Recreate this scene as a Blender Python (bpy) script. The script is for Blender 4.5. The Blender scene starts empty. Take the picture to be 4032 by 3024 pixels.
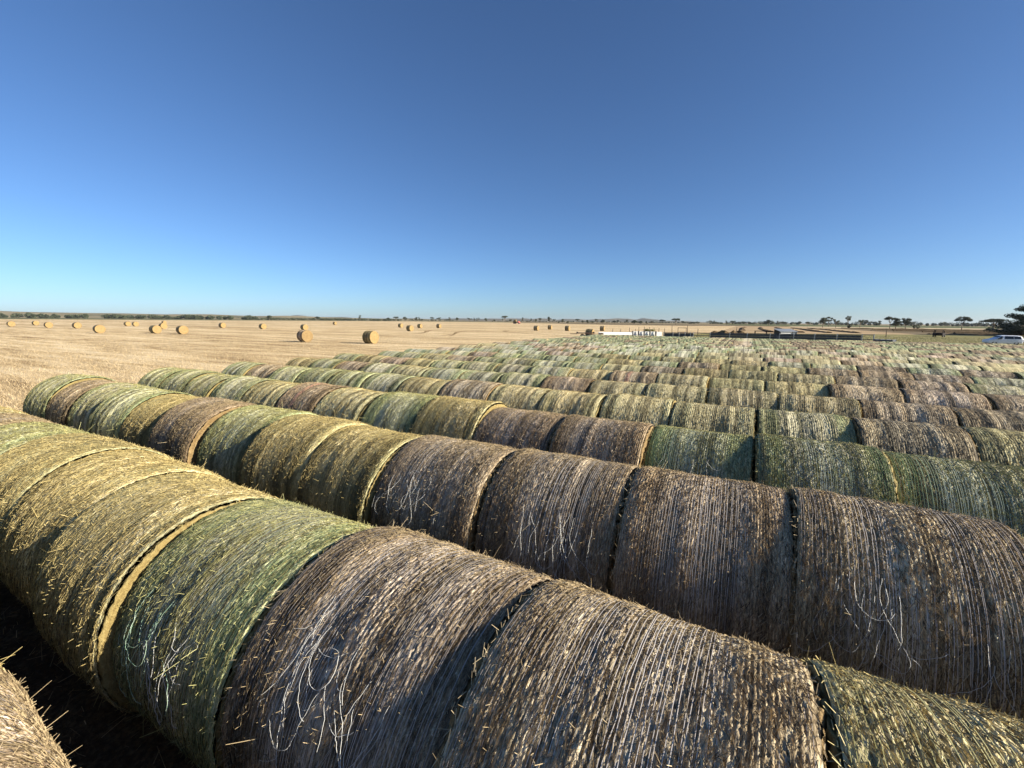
import bpy, math, random
import numpy as np
from mathutils import Vector, Matrix

S = bpy.context.scene
COL = S.collection
PI = math.pi

# ------------------------------------------------------------------ camera
CAM_H = 2.868
PITCH, ROLL, YAW = math.radians(-8.388), math.radians(0.484), math.radians(28.60)
fw = Vector((-math.sin(YAW) * math.cos(PITCH), math.cos(YAW) * math.cos(PITCH), math.sin(PITCH)))
rt = fw.cross(Vector((0, 0, 1))).normalized()
up = rt.cross(fw)
r2 = math.cos(ROLL) * rt + math.sin(ROLL) * up
u2 = -math.sin(ROLL) * rt + math.cos(ROLL) * up
cam_data = bpy.data.cameras.new('camera')
cam_data.sensor_width = 36.0
cam_data.lens = 36.0 * 1690.22 / 4032.0
cam_data.clip_start = 0.05
cam_data.clip_end = 60000
cam = bpy.data.objects.new('camera', cam_data)
COL.objects.link(cam)
M = Matrix((r2, u2, -fw)).transposed().to_4x4()
M.translation = Vector((0, 0, CAM_H))
cam.matrix_world = M
S.camera = cam

# ------------------------------------------------------------------ sky, sun, exposure
SUN_AZ, SUN_EL = math.radians(8.0), math.radians(21.0)      # azimuth from +X towards +Y
sun_dir = Vector((math.cos(SUN_EL) * math.cos(SUN_AZ), math.cos(SUN_EL) * math.sin(SUN_AZ), math.sin(SUN_EL)))
world = bpy.data.worlds.new('World')
S.world = world
world.use_nodes = True
wn, wl = world.node_tree.nodes, world.node_tree.links
wn.clear()
sky = wn.new('ShaderNodeTexSky')
sky.sky_type = 'NISHITA'
sky.sun_disc = False
sky.sun_elevation = SUN_EL
sky.sun_rotation = PI / 2 - SUN_AZ
sky.altitude = 0
sky.air_density = 0.75
sky.dust_density = 0.4
sky.ozone_density = 6.0
bg = wn.new('ShaderNodeBackground')
bg.inputs['Strength'].default_value = 0.062
wo = wn.new('ShaderNodeOutputWorld')
wl.new(sky.outputs[0], bg.inputs['Color'])
wl.new(bg.outputs[0], wo.inputs['Surface'])

sl = bpy.data.lights.new('sun', 'SUN')
sl.energy = 5.0
sl.angle = math.radians(0.5)
sl.color = (1.0, 0.915, 0.77)
so = bpy.data.objects.new('sun', sl)
so.rotation_euler = (-sun_dir).to_track_quat('-Z', 'Y').to_euler()
so.location = (50, 0, 60)
COL.objects.link(so)
S.view_settings.view_transform = 'Standard'
S.view_settings.look = 'None'
S.view_settings.gamma = 1.0
S.view_settings.use_curve_mapping = False
HAZE = 0.00004
S.view_settings.exposure = 1.26

# ------------------------------------------------------------------ helpers
def tag(o, label=None, cat=None, group=None, kind=None):
    if label: o['label'] = label
    if cat: o['category'] = cat
    if group: o['group'] = group
    if kind: o['kind'] = kind
    return o

def empty(name, loc=(0, 0, 0), rz=0.0):
    o = bpy.data.objects.new(name, None)
    o.empty_display_size = 0.2
    o.location = loc
    o.rotation_euler = (0, 0, rz)
    COL.objects.link(o)
    return o

def link_mesh(name, me, parent=None, mat=None, loc=None, rot=None):
    """an object on shared mesh data; its material lives on the object"""
    o = bpy.data.objects.new(name, me)
    COL.objects.link(o)
    if parent is not None: o.parent = parent
    if loc is not None: o.location = loc
    if rot is not None: o.rotation_euler = rot
    if mat is not None:
        if not me.materials: me.materials.append(None)
        o.material_slots[0].link = 'OBJECT'
        o.material_slots[0].material = mat
    return o

def np_mesh(name, v, quads=None, tris=None, smooth=True, attr=None):
    me = bpy.data.meshes.new(name)
    v = np.asarray(v, np.float32)
    me.vertices.add(len(v))
    me.vertices.foreach_set('co', v.ravel())
    nq = 0 if quads is None else len(quads)
    nt = 0 if tris is None else len(tris)
    idx = []
    if nq: idx.append(np.asarray(quads, np.int32).ravel())
    if nt: idx.append(np.asarray(tris, np.int32).ravel())
    idx = np.concatenate(idx)
    me.loops.add(len(idx))
    me.loops.foreach_set('vertex_index', idx)
    me.polygons.add(nq + nt)
    start = np.concatenate([np.arange(nq) * 4, nq * 4 + np.arange(nt) * 3]).astype(np.int32)
    me.polygons.foreach_set('loop_start', start)
    me.polygons.foreach_set('use_smooth', np.full(nq + nt, smooth, dtype=bool))
    if attr is not None:
        a = me.attributes.new('shade', 'FLOAT', 'POINT')
        a.data.foreach_set('value', np.asarray(attr, np.float32))
    me.update(calc_edges=True)
    me.validate()
    return me

class MB:
    """collects boxes, bars and tubes into one mesh"""
    def __init__(self): self.v, self.f = [], []
    def add(self, vs, fs):
        n = len(self.v); self.v += [tuple(p) for p in vs]; self.f += [tuple(n + i for i in f) for f in fs]
    def box(self, x0, x1, y0, y1, z0, z1, c=0.0):
        """box; c chamfers its vertical and top edges"""
        if c <= 0:
            vs = [(x, y, z) for z in (z0, z1) for x, y in ((x0, y0), (x1, y0), (x1, y1), (x0, y1))]
            self.add(vs, [(3, 2, 1, 0), (4, 5, 6, 7), (0, 1, 5, 4), (1, 2, 6, 5), (2, 3, 7, 6), (3, 0, 4, 7)])
        else:
            def ring(d, z):
                return [(x0 + c + d, y0 + d, z), (x1 - c - d, y0 + d, z), (x1 - d, y0 + c + d, z), (x1 - d, y1 - c - d, z),
                        (x1 - c - d, y1 - d, z), (x0 + c + d, y1 - d, z), (x0 + d, y1 - c - d, z), (x0 + d, y0 + c + d, z)]
            vs = ring(0, z0) + ring(0, z1 - c) + ring(c * .6, z1)
            fs = [tuple(range(7, -1, -1)), tuple(range(16, 24))]
            for k in range(2):
                for i in range(8):
                    j = (i + 1) % 8
                    fs.append((k * 8 + i, k * 8 + j, k * 8 + 8 + j, k * 8 + 8 + i))
            self.add(vs, fs)
        return self
    def tube(self, pts, rads, n=6, cap=True):
        pts = [Vector(p) for p in pts]
        if not hasattr(rads, '__len__'): rads = [rads] * len(pts)
        vs, fs = [], []
        for i, p in enumerate(pts):
            d = (pts[min(i + 1, len(pts) - 1)] - pts[max(i - 1, 0)]).normalized()
            a = d.cross(Vector((0.31, 0.17, 0.93)))
            if a.length < 1e-3: a = d.cross(Vector((1, 0, 0)))
            a.normalize(); b = d.cross(a)
            for k in range(n):
                t = 2 * PI * k / n
                vs.append(p + rads[i] * (math.cos(t) * a + math.sin(t) * b))
        for i in range(len(pts) - 1):
            for k in range(n):
                j = (k + 1) % n
                fs.append((i * n + k, i * n + j, (i + 1) * n + j, (i + 1) * n + k))
        if cap:
            fs.append(tuple(range(n - 1, -1, -1)))
            fs.append(tuple((len(pts) - 1) * n + k for k in range(n)))
        self.add(vs, fs)
        return self
    def cyl(self, c, axis, r, h, n=20, r_in=None):
        """closed cylinder (or ring when r_in) centred on c along axis 'x' 'y' or 'z'"""
        def P(t, rr, a):
            u, w = rr * math.cos(t), rr * math.sin(t)
            return {'x': (c[0] + a, c[1] + u, c[2] + w), 'y': (c[0] + u, c[1] + a, c[2] + w), 'z': (c[0] + u, c[1] + w, c[2] + a)}[axis]
        vs, fs = [], []
        prof = [(r * .94, -h / 2), (r, -h / 2 + .06 * r), (r, h / 2 - .06 * r), (r * .94, h / 2)]
        if r_in: prof = [(r_in, -h / 2)] + prof + [(r_in, h / 2)]
        for rr, a in prof:
            for k in range(n): vs.append(P(2 * PI * k / n, rr, a))
        m = len(prof)
        for i in range(m - 1 if not r_in else m):
            i2 = (i + 1) % m
            for k in range(n):
                j = (k + 1) % n
                fs.append((i * n + k, i * n + j, i2 * n + j, i2 * n + k))
        if not r_in:
            fs.append(tuple(range(n - 1, -1, -1))); fs.append(tuple((m - 1) * n + k for k in range(n)))
        self.add(vs, fs)
        return self
    def prism(self, outline, y0, y1, inset=0.0):
        """an outline in x,z given thickness from y0 to y1"""
        n = len(outline)
        vs = [(x, y0, z) for x, z in outline] + [(x, y1, z) for x, z in outline]
        fs = [tuple(range(n)), tuple(range(2 * n - 1, n - 1, -1))]
        for i in range(n):
            j = (i + 1) % n
            fs.append((j, i, n + i, n + j))
        self.add(vs, fs)
        return self
    def mesh(self, name, smooth=False):
        me = bpy.data.meshes.new(name)
        me.from_pydata(self.v, [], self.f)
        if smooth: me.polygons.foreach_set('use_smooth', [True] * len(me.polygons))
        me.update()
        return me
    def build(self, name, mat, parent=None, smooth=False, loc=None, rot=None):
        return link_mesh(name, self.mesh(name, smooth), parent, mat, loc, rot)

# ------------------------------------------------------------------ node helpers
class NT:
    def __init__(self, name):
        self.m = bpy.data.materials.new(name); self.m.use_nodes = True
        self.t = self.m.node_tree; self.n = self.t.nodes; self.l = self.t.links
        self.n.clear()
        self.out = self.n.new('ShaderNodeOutputMaterial')
        self.b = self.n.new('ShaderNodeBsdfPrincipled')
        self.l.new(self.b.outputs[0], self.out.inputs['Surface'])
    def new(self, t, **k):
        n = self.n.new(t)
        for a, b in k.items(): setattr(n, a, b)
        return n
    def put(self, sock, val):
        if isinstance(val, bpy.types.NodeSocket): self.l.new(val, sock)
        else: sock.default_value = val
    def math(self, op, a, b=None, c=None, clamp=False):
        n = self.new('ShaderNodeMath', operation=op, use_clamp=clamp)
        self.put(n.inputs[0], a)
        if b is not None: self.put(n.inputs[1], b)
        if c is not None: self.put(n.inputs[2], c)
        return n.outputs[0]
    def mix(self, f, a, b, blend='MIX'):
        n = self.new('ShaderNodeMix', data_type='RGBA', blend_type=blend)
        self.put(n.inputs[0], f)
        for s, v in ((n.inputs[6], a), (n.inputs[7], b)):
            if isinstance(v, (tuple, list)): v = (*v[:3], 1.0)
            self.put(s, v)
        return n.outputs[2]
    def noise(self, vec, scale, detail=3.0, rough=0.55, dist=0.0):
        n = self.new('ShaderNodeTexNoise')
        n.inputs['Scale'].default_value = scale; n.inputs['Detail'].default_value = detail
        n.inputs['Roughness'].default_value = rough; n.inputs['Distortion'].default_value = dist
        if vec is not None: self.l.new(vec, n.inputs['Vector'])
        return n.outputs[0]
    def ramp(self, f, stops, interp='LINEAR'):
        n = self.new('ShaderNodeValToRGB'); e = n.color_ramp; e.interpolation = interp
        while len(e.elements) < len(stops): e.elements.new(0.5)
        for el, (p, c) in zip(e.elements, stops):
            el.position = p
            el.color = (*c[:3], 1.0) if isinstance(c, (tuple, list)) else (c, c, c, 1.0)
        self.put(n.inputs[0], f)
        return n.outputs[0]
    def comb(self, x, y, z):
        n = self.new('ShaderNodeCombineXYZ')
        for s, v in zip(n.inputs, (x, y, z)): self.put(s, v)
        return n.outputs[0]
    def vscale(self, vec, sc):
        n = self.new('ShaderNodeVectorMath', operation='MULTIPLY'); self.l.new(vec, n.inputs[0]); n.inputs[1].default_value = sc
        return n.outputs[0]
    def vadd(self, a, b):
        n = self.new('ShaderNodeVectorMath', operation='ADD'); self.l.new(a, n.inputs[0]); self.put(n.inputs[1], b)
        return n.outputs[0]
    def smooth(self, x, a, b):
        n = self.new('ShaderNodeMapRange', interpolation_type='SMOOTHSTEP')
        self.put(n.inputs[0], x); n.inputs[1].default_value = a; n.inputs[2].default_value = b
        return n.outputs[0]
    def bump(self, h, dist, strength=1.0):
        n = self.new('ShaderNodeBump'); n.inputs['Strength'].default_value = strength; n.inputs['Distance'].default_value = dist
        self.l.new(h, n.inputs['Height']); self.l.new(n.outputs[0], self.b.inputs['Normal'])
    def done(self, col, rough=0.8, spec=0.2, metal=0.0):
        if isinstance(col, (tuple, list)): col = (*col[:3], 1.0)
        self.put(self.b.inputs['Base Color'], col)
        self.put(self.b.inputs['Roughness'], rough)
        self.b.inputs['Specular IOR Level'].default_value = spec
        self.b.inputs['Metallic'].default_value = metal
        return self.m

def plain(name, col, rough=0.6, spec=0.3, metal=0.0, var=0.25, scale=6.0):
    """painted or bare surface with uneven wear"""
    t = NT(name)
    tc = t.new('ShaderNodeTexCoord').outputs['Object']
    n = t.noise(tc, scale, 5)
    c = t.mix(t.smooth(n, 0.3, 0.75), tuple(x * (1 - var) for x in col), tuple(min(1, x * (1 + var * .6)) for x in col))
    return t.done(c, rough, spec, metal)

# ------------------------------------------------------------------ materials of the bales
KIND = {
    # hay dark / mid / light, edge net colour, centre net colour, share of net
    'brown':  dict(hay=((0.058, 0.037, 0.019), (0.350, 0.262, 0.155), (0.76, 0.645, 0.44)), edge=(0.130, 0.086, 0.048), mid=(0.64, 0.56, 0.45), cov=0.52),
    'green':  dict(hay=((0.085, 0.085, 0.040), (0.400, 0.370, 0.195), (0.78, 0.71, 0.48)), edge=(0.190, 0.270, 0.130), mid=(0.60, 0.585, 0.46), cov=0.75),
    'yellow': dict(hay=((0.105, 0.086, 0.036), (0.470, 0.405, 0.215), (0.80, 0.715, 0.47)), edge=(0.200, 0.240, 0.118), mid=(0.56, 0.49, 0.27), cov=0.46),
    'red':    dict(hay=((0.070, 0.044, 0.024), (0.340, 0.250, 0.155), (0.72, 0.60, 0.42)), edge=(0.15, 0.10, 0.06), mid=(0.62, 0.53, 0.43), cov=0.52),
    'field':  dict(hay=((0.045, 0.038, 0.020), (0.170, 0.145, 0.080), (0.38, 0.32, 0.19)), edge=(0.09, 0.105, 0.055), mid=(0.25, 0.225, 0.155), cov=0.60),
}

def net_mat(kind, near):
    k = KIND[kind]
    t = NT('net_' + kind + ('_close' if near else ''))
    tc = t.new('ShaderNodeTexCoord').outputs['Object']
    sep = t.new('ShaderNodeSeparateXYZ'); t.l.new(tc, sep.inputs[0])
    x = sep.outputs[0]
    oi = t.new('ShaderNodeObjectInfo')
    rnd = oi.outputs['Random']
    off = t.comb(t.math('MULTIPLY', rnd, 37.0), t.math('MULTIPLY', rnd, 91.0), t.math('MULTIPLY', rnd, 13.0))
    p = t.vadd(tc, off)
    wob = t.math('MULTIPLY', t.math('SUBTRACT', t.noise(p, 2.2, 2), 0.5), 0.05)
    xw = t.math('ADD', x, wob)
    streak = t.noise(t.vadd(t.vscale(tc, (100.0, 16.0, 16.0)), off), 1.0, 5, 0.7)
    fleck = t.noise(t.vadd(t.vscale(tc, (130.0, 55.0, 55.0)), off), 1.0, 3, 0.65, 0.8)
    patch = t.noise(p, 3.0, 4, 0.6)
    d, m, l = k['hay']
    f = t.math('ADD', t.math('MULTIPLY', streak, 0.75), t.math('MULTIPLY', patch, 0.25))
    hay = t.ramp(f, [(0.34, d), (0.50, m), (0.66, l)])
    hay = t.mix(t.smooth(fleck, 0.60, 0.72), hay, l)
    hay = t.mix(t.math('MULTIPLY', t.smooth(fleck, 0.44, 0.34), 0.75), hay, d)
    # coloured bands of the net: each roll of net has its own sequence across the width
    band = t.noise(t.comb(t.math('MULTIPLY', xw, 6.5), t.math('MULTIPLY', rnd, 57.0), 3.0), 1.0, 2, 0.6)
    ax = t.math('ABSOLUTE', xw)
    centre = t.smooth(t.math('ADD', ax, t.math('MULTIPLY', t.math('SUBTRACT', band, 0.5), 0.55)), 0.42, 0.26)
    # single strands round the bale
    ph = t.math('ADD', t.math('MULTIPLY', xw, 2 * PI / 0.0255), t.math('MULTIPLY', t.noise(t.comb(t.math('MULTIPLY', x, 30.0), rnd, 0.0), 1.0, 2), 9.0))
    strand = t.math('MULTIPLY_ADD', t.math('SINE', ph), 0.5, 0.5)
    lines = t.smooth(strand, 0.45, 0.95)
    netc = t.mix(centre, k['edge'], k['mid'])
    shade = t.math('MULTIPLY_ADD', streak, 1.5, 0.25)
    netc = t.mix(1.0, netc, t.comb(shade, shade, shade), 'MULTIPLY')
    cov = t.math('MULTIPLY', t.smooth(band, 0.30, 0.55), k['cov'])
    if kind == 'yellow':
        cov = t.math('MULTIPLY', t.math('SUBTRACT', 1.0, t.math('MULTIPLY', centre, 0.35)), cov)
    cov = t.math('MULTIPLY', cov, t.math('MULTIPLY_ADD', lines, 0.55, 0.50), clamp=True)
    cov = t.math('MULTIPLY', cov, t.smooth(fleck, 0.72, 0.50))
    c = t.mix(cov, hay, netc)
    if kind == 'red':
        r = t.math('MULTIPLY', t.smooth(t.math('ABSOLUTE', t.math('ADD', xw, 0.12)), 0.075, 0.03), t.math('MULTIPLY_ADD', lines, 0.5, 0.3))
        c = t.mix(t.math('MULTIPLY', r, 0.75), c, (0.34, 0.065, 0.065))
    # weathering: whole strips of hay darker than others, and a tint of each bale's own
    strip = t.noise(t.comb(t.math('MULTIPLY', xw, 8.0), t.math('MULTIPLY', rnd, 23.0), 9.0), 1.0, 3, 0.6)
    s = t.math('MULTIPLY_ADD', t.smooth(strip, 0.36, 0.60), 0.95, 0.36)
    c = t.mix(1.0, c, t.comb(s, s, s), 'MULTIPLY')
    c = t.mix(1.0, c, oi.outputs['Color'], 'MULTIPLY')
    h = t.math('ADD', t.math('MULTIPLY', strand, 0.5 if not near else 0.15), t.math('ADD', t.math('MULTIPLY', streak, 1.0), t.math('MULTIPLY', fleck, 0.6)))
    t.bump(h, 0.012 if not near else 0.008, 0.7 if not near else 0.4)
    return t.done(c, 0.72, 0.25)

def straw_mat(name, dark, light, rough=0.6):
    t = NT(name)
    a = t.new('ShaderNodeAttribute', attribute_name='shade')
    oi = t.new('ShaderNodeObjectInfo')
    c = t.ramp(a.outputs['Fac'], [(0.0, dark), (0.55, tuple((p + q) / 2 for p, q in zip(dark, light))), (1.0, light)])
    c = t.mix(1.0, c, oi.outputs['Color'], 'MULTIPLY')
    return t.done(c, rough, 0.35)

def end_mat():
    t = NT('straw_end')
    tc = t.new('ShaderNodeTexCoord').outputs['Object']
    sep = t.new('ShaderNodeSeparateXYZ'); t.l.new(tc, sep.inputs[0])
    oi = t.new('ShaderNodeObjectInfo')
    off = t.comb(0.0, t.math('MULTIPLY', oi.outputs['Random'], 31.0), 5.0)
    rad = t.math('POWER', t.math('ADD', t.math('POWER', sep.outputs[1], 2.0), t.math('POWER', sep.outputs[2], 2.0)), 0.5)
    ang = t.math('ARCTAN2', sep.outputs[1], sep.outputs[2])
    n1 = t.noise(t.vadd(tc, off), 9.0, 5, 0.65)
    n2 = t.noise(t.vadd(tc, off), 55.0, 4, 0.7)
    ring = t.noise(t.comb(t.math('MULTIPLY_ADD', n1, 1.2, t.math('MULTIPLY', rad, 34.0)), t.math('MULTIPLY', ang, 0.7), oi.outputs['Random']), 1.0, 3, 0.6)
    f = t.math('ADD', t.math('MULTIPLY', ring, 0.45), t.math('ADD', t.math('MULTIPLY', n2, 0.35), t.math('MULTIPLY', n1, 0.2)))
    c = t.ramp(f, [(0.33, (0.16, 0.105, 0.045)), (0.47, (0.43, 0.315, 0.145)), (0.62, (0.66, 0.53, 0.28))])
    c = t.mix(1.0, c, oi.outputs['Color'], 'MULTIPLY')
    t.bump(f, 0.05, 0.8)
    return t.done(c, 0.75, 0.2)

NET = {(k, n): net_mat(k, n) for k in KIND for n in (False, True)}
M_END = end_mat()
M_STRAW = straw_mat('loose_straw', (0.065, 0.043, 0.022), (0.76, 0.65, 0.42))
M_STRAND = {'brown': straw_mat('net_strand_grey', (0.36, 0.31, 0.27), (0.72, 0.66, 0.60)),
            'red': straw_mat('net_strand_grey_red', (0.36, 0.31, 0.27), (0.72, 0.66, 0.60)),
            'green': straw_mat('net_strand_green', (0.16, 0.27, 0.12), (0.60, 0.66, 0.52)),
            'yellow': straw_mat('net_strand_yellow', (0.30, 0.28, 0.11), (0.60, 0.56, 0.28))}
M_TWINE = straw_mat('white_twine', (0.55, 0.54, 0.50), (0.80, 0.80, 0.76))
M_TWINE_G = straw_mat('green_twine', (0.25, 0.48, 0.30), (0.70, 0.78, 0.66))

# ------------------------------------------------------------------ bale meshes
R0, L0 = 0.762, 1.19
HALF = L0 / 2

def vnoise(u, v, nu, nv, rng):
    """smooth value noise; v is periodic"""
    g = rng.random((nu + 2, nv)).astype(np.float32)
    uu = np.clip(u, 0, 1) * nu; vv = (v % 1.0) * nv
    i = np.minimum(uu.astype(int), nu); j = vv.astype(int) % nv; j2 = (j + 1) % nv
    a = uu - i; b = vv - np.floor(vv)
    a = a * a * (3 - 2 * a); b = b * b * (3 - 2 * b)
    return (g[i, j] * (1 - a) + g[i + 1, j] * a) * (1 - b) + (g[i, j2] * (1 - a) + g[i + 1, j2] * a) * b - 0.5

def bale_radius_fn(seed, ridges, amp):
    rs = []
    def fn(x, th):
        rng = np.random.default_rng(seed)
        u = x / L0 + 0.5; v = th / (2 * PI)
        r = np.full_like(x, R0)
        r += 0.022 * vnoise(u, v, 4, 7, rng) + 0.016 * vnoise(u, v, 10, 5, rng)
        r -= 0.022 * np.clip((np.abs(x) - 0.52) / 0.075, 0, 1) ** 2.2
        xs = x + 0.012 * vnoise(u, v, 9, 11, rng)
        warp = np.cumsum(0.6 + 0.8 * rng.random(400)); warp = warp / warp[-1]
        ph = np.interp(np.clip(xs / L0 + 0.5, 0, 1), np.linspace(0, 1, 400), warp) * ridges
        zone = np.clip(0.25 + 2.6 * (vnoise(u, 0 * v, 7, 1, rng) + 0.28), 0.2, 1.5)
        rid = np.abs(np.sin(PI * ph)) ** 0.7
        mod = 0.55 + 0.9 * (vnoise(u, v, 13, 9, rng) + 0.5)
        r += amp * 0.0040 * (rid - 0.6) * mod * zone
        r += amp * 0.0040 * vnoise(u, v, 80, 120, rng)
        r += amp * 0.0045 * vnoise(u, v, 200, 300, rng)
        r += amp * 0.0060 * (rng.random(x.shape) - 0.5)
        return r
    return fn

def grid_wrap(fn, nx, nt, name):
    x = np.linspace(-HALF + 0.018, HALF - 0.018, nx); th = np.arange(nt) * 2 * PI / nt
    X, T = np.meshgrid(x, th, indexing='ij')
    Rr = fn(X.ravel(), T.ravel())
    v = np.stack([X.ravel(), -Rr * np.sin(T.ravel()), Rr * np.cos(T.ravel())], -1)
    i, j = np.meshgrid(np.arange(nx - 1), np.arange(nt), indexing='ij'); j2 = (j + 1) % nt
    q = np.stack([i * nt + j, i * nt + j2, (i + 1) * nt + j2, (i + 1) * nt + j], -1).reshape(-1, 4)
    return np_mesh(name, v, quads=q)

def end_face(seed, nt, sgn, rough, name='end_face'):
    """one end of the roll: rounded straw shoulder and a lumpy face, a shell that closes the wrap"""
    rng = np.random.default_rng(seed)
    prof = [(HALF - 0.030, R0 - 0.034), (HALF - 0.012, R0 - 0.022), (HALF - 0.002, R0 - 0.024), (HALF + 0.003, R0 - 0.060), (HALF - 0.004, R0 * .72),
            (HALF + 0.006, R0 * .5), (HALF - 0.004, R0 * .27), (HALF + 0.004, 0.06)]
    th = np.arange(nt) * 2 * PI / nt
    vs = []
    for k, (x, r) in enumerate(prof):
        jx = rough * (rng.random(nt) - 0.5) * (0.6 if k == 0 else 1.6); jr = rough * (rng.random(nt) - 0.5)
        vs.append(np.stack([sgn * (x + jx), -(r + jr) * np.sin(th), (r + jr) * np.cos(th)], -1))
    v = np.concatenate(vs + [np.array([[sgn * HALF, 0, 0]])])
    q = []; m = len(prof)
    for k in range(m - 1):
        for j in range(nt):
            j2 = (j + 1) % nt
            f = (k * nt + j, k * nt + j2, (k + 1) * nt + j2, (k + 1) * nt + j)
            q.append(f if sgn > 0 else f[::-1])
    t = []
    for j in range(nt):
        f = ((m - 1) * nt + j, (m - 1) * nt + (j + 1) % nt, m * nt)
        t.append(f if sgn > 0 else f[::-1])
    return np_mesh(name, v, quads=q, tris=t)

def straw_mesh(fn, seed, n_flat, n_fuzz, n_stalk, wide=1.0):
    rng = np.random.default_rng(seed + 500)
    V, Q, A = [], [], []
    n = n_flat
    x = rng.uniform(-0.565, 0.565, n); th = rng.uniform(0, 2 * PI, n)
    r = fn(x, th) + rng.uniform(0.000, 0.005, n)
    al = rng.normal(0, 0.42, n); L = rng.uniform(0.015, 0.070, n) * (0.7 + .3 * wide); w = rng.uniform(0.0012, 0.0024, n) * wide
    dx, dt = np.sin(al) * L / 2, np.cos(al) * L / 2
    lift = np.abs(rng.normal(0, 0.0035, n))
    ox, ot = np.cos(al) * w / 2, -np.sin(al) * w / 2
    P = []
    for sx, sw in ((-1, -1), (1, -1), (1, 1), (-1, 1)):
        xx = x + sx * dx + sw * ox
        tt = th + (sx * dt + sw * ot) / R0
        rr = r + (lift if sx > 0 else -0.002) + sw * 0.0012
        P.append(np.stack([xx, -rr * np.sin(tt), rr * np.cos(tt)], -1))
    v = np.stack(P, 1).reshape(-1, 3)
    v[:, 0] = np.clip(v[:, 0], -0.592, 0.592)
    V.append(v); Q.append(np.arange(n * 4).reshape(-1, 4)); A.append(np.repeat(rng.random(n) ** 1.15, 4))
    # ragged straw hanging out over both shoulders
    n = max(40, n_fuzz // 2)
    sg = np.where(rng.random(n) < .5, -1.0, 1.0); th = rng.uniform(0, 2 * PI, n)
    rr = R0 - rng.uniform(0.004, 0.030, n); x = sg * rng.uniform(0.560, 0.588, n)
    b = np.stack([x, -rr * np.sin(th), rr * np.cos(th)], -1)
    tan = np.stack([0 * th, -np.cos(th), -np.sin(th)], -1); nrm = np.stack([0 * th, -np.sin(th), np.cos(th)], -1)
    d = tan * rng.normal(0, 1, (n, 1)) + nrm * rng.uniform(-.1, .5, (n, 1)); d[:, 0] += sg * rng.uniform(-.2, .5, n)
    d /= np.linalg.norm(d, axis=1, keepdims=True)
    tip = b + d * rng.uniform(.02, .07, (n, 1)); sd = np.cross(d, nrm); w = 0.0018 * wide
    base = sum(len(z) for z in V)
    V.append(np.stack([b - sd * w, b + sd * w, tip + sd * w * .6, tip - sd * w * .6], 1).reshape(-1, 3))
    Q.append(base + np.arange(n * 4).reshape(-1, 4)); A.append(np.repeat(rng.random(n) * .6 + .4, 4))
    # fuzz and stalks standing off the surface
    for n, l0, l1, wd, lean in ((n_fuzz, 0.012, 0.045, 0.0022, 0.8), (n_stalk, 0.05, 0.15, 0.0026, 0.9)):
        if not n: continue
        x = rng.uniform(-0.56, 0.56, n); th = rng.uniform(0, 2 * PI, n); r = fn(x, th) - 0.004
        L = rng.uniform(l0, l1, n)
        nrm = np.stack([0 * th, -np.sin(th), np.cos(th)], -1); tan = np.stack([0 * th, -np.cos(th), -np.sin(th)], -1)
        ax = np.tile(np.array([[1.0, 0, 0]]), (n, 1))
        d = nrm + lean * (rng.normal(0, .6, (n, 1)) * tan + rng.normal(0, .6, (n, 1)) * ax)
        d /= np.linalg.norm(d, axis=1, keepdims=True)
        s = np.cross(d, rng.normal(0, 1, (n, 3))); s /= np.linalg.norm(s, axis=1, keepdims=True)
        s2 = np.cross(d, s)
        b = np.stack([x, -r * np.sin(th), r * np.cos(th)], -1); tip = b + d * L[:, None]
        w = wd * wide
        a = rng.random(n) * .5 + .5
        for sa in (s, s2):
            base = sum(len(z) for z in V)
            v = np.stack([b - sa * w / 2, b + sa * w / 2, tip + sa * w / 3, tip - sa * w / 3], 1).reshape(-1, 3)
            V.append(v); Q.append(base + np.arange(n * 4).reshape(-1, 4)); A.append(np.repeat(a, 4))
    return np_mesh('loose_straw', np.concatenate(V), quads=np.concatenate(Q), smooth=False, attr=np.concatenate(A))

def strand_mesh(fn, seed, n, width, nseg=150):
    rng = np.random.default_rng(seed + 900)
    V, Q, A = [], [], []
    th = np.arange(nseg) * 2 * PI / nseg
    xs = np.linspace(-0.555, 0.555, n) + rng.normal(0, 0.006, n)
    for i, x0 in enumerate(xs):
        wob = 0.0022 * vnoise(np.full(nseg, .5), th / (2 * PI), 2, 30, rng) * 2
        if rng.random() < 0.15: wob += 0.012 * vnoise(np.full(nseg, .5), th / (2 * PI), 2, 60, rng)
        x = np.clip(x0 + wob, -0.57, 0.57)
        r = fn(x, th) * .3 + (R0 + 0.001 - 0.022 * np.clip((np.abs(x) - 0.52) / 0.075, 0, 1) ** 2.2) * .7 + 0.0042 + 0.003 * np.clip(vnoise(np.full(nseg, .5), th / (2 * PI), 2, 40, rng), -.2, 1)
        base = i * nseg * 2
        for sx in (-1, 1):
            V.append(np.stack([x + sx * width / 2, -r * np.sin(th), r * np.cos(th)], -1))
        j = np.arange(nseg); j2 = (j + 1) % nseg
        Q.append(np.stack([base + j, base + j2, base + nseg + j2, base + nseg + j], -1))
        c = 1 - abs(x0) / .57
        A.append(np.full(nseg * 2, np.clip(c * 1.3 - 0.2 + rng.normal(0, .18), 0, 1)))
    return np_mesh('net_strands', np.concatenate(V), quads=np.concatenate(Q), attr=np.concatenate(A))

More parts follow.
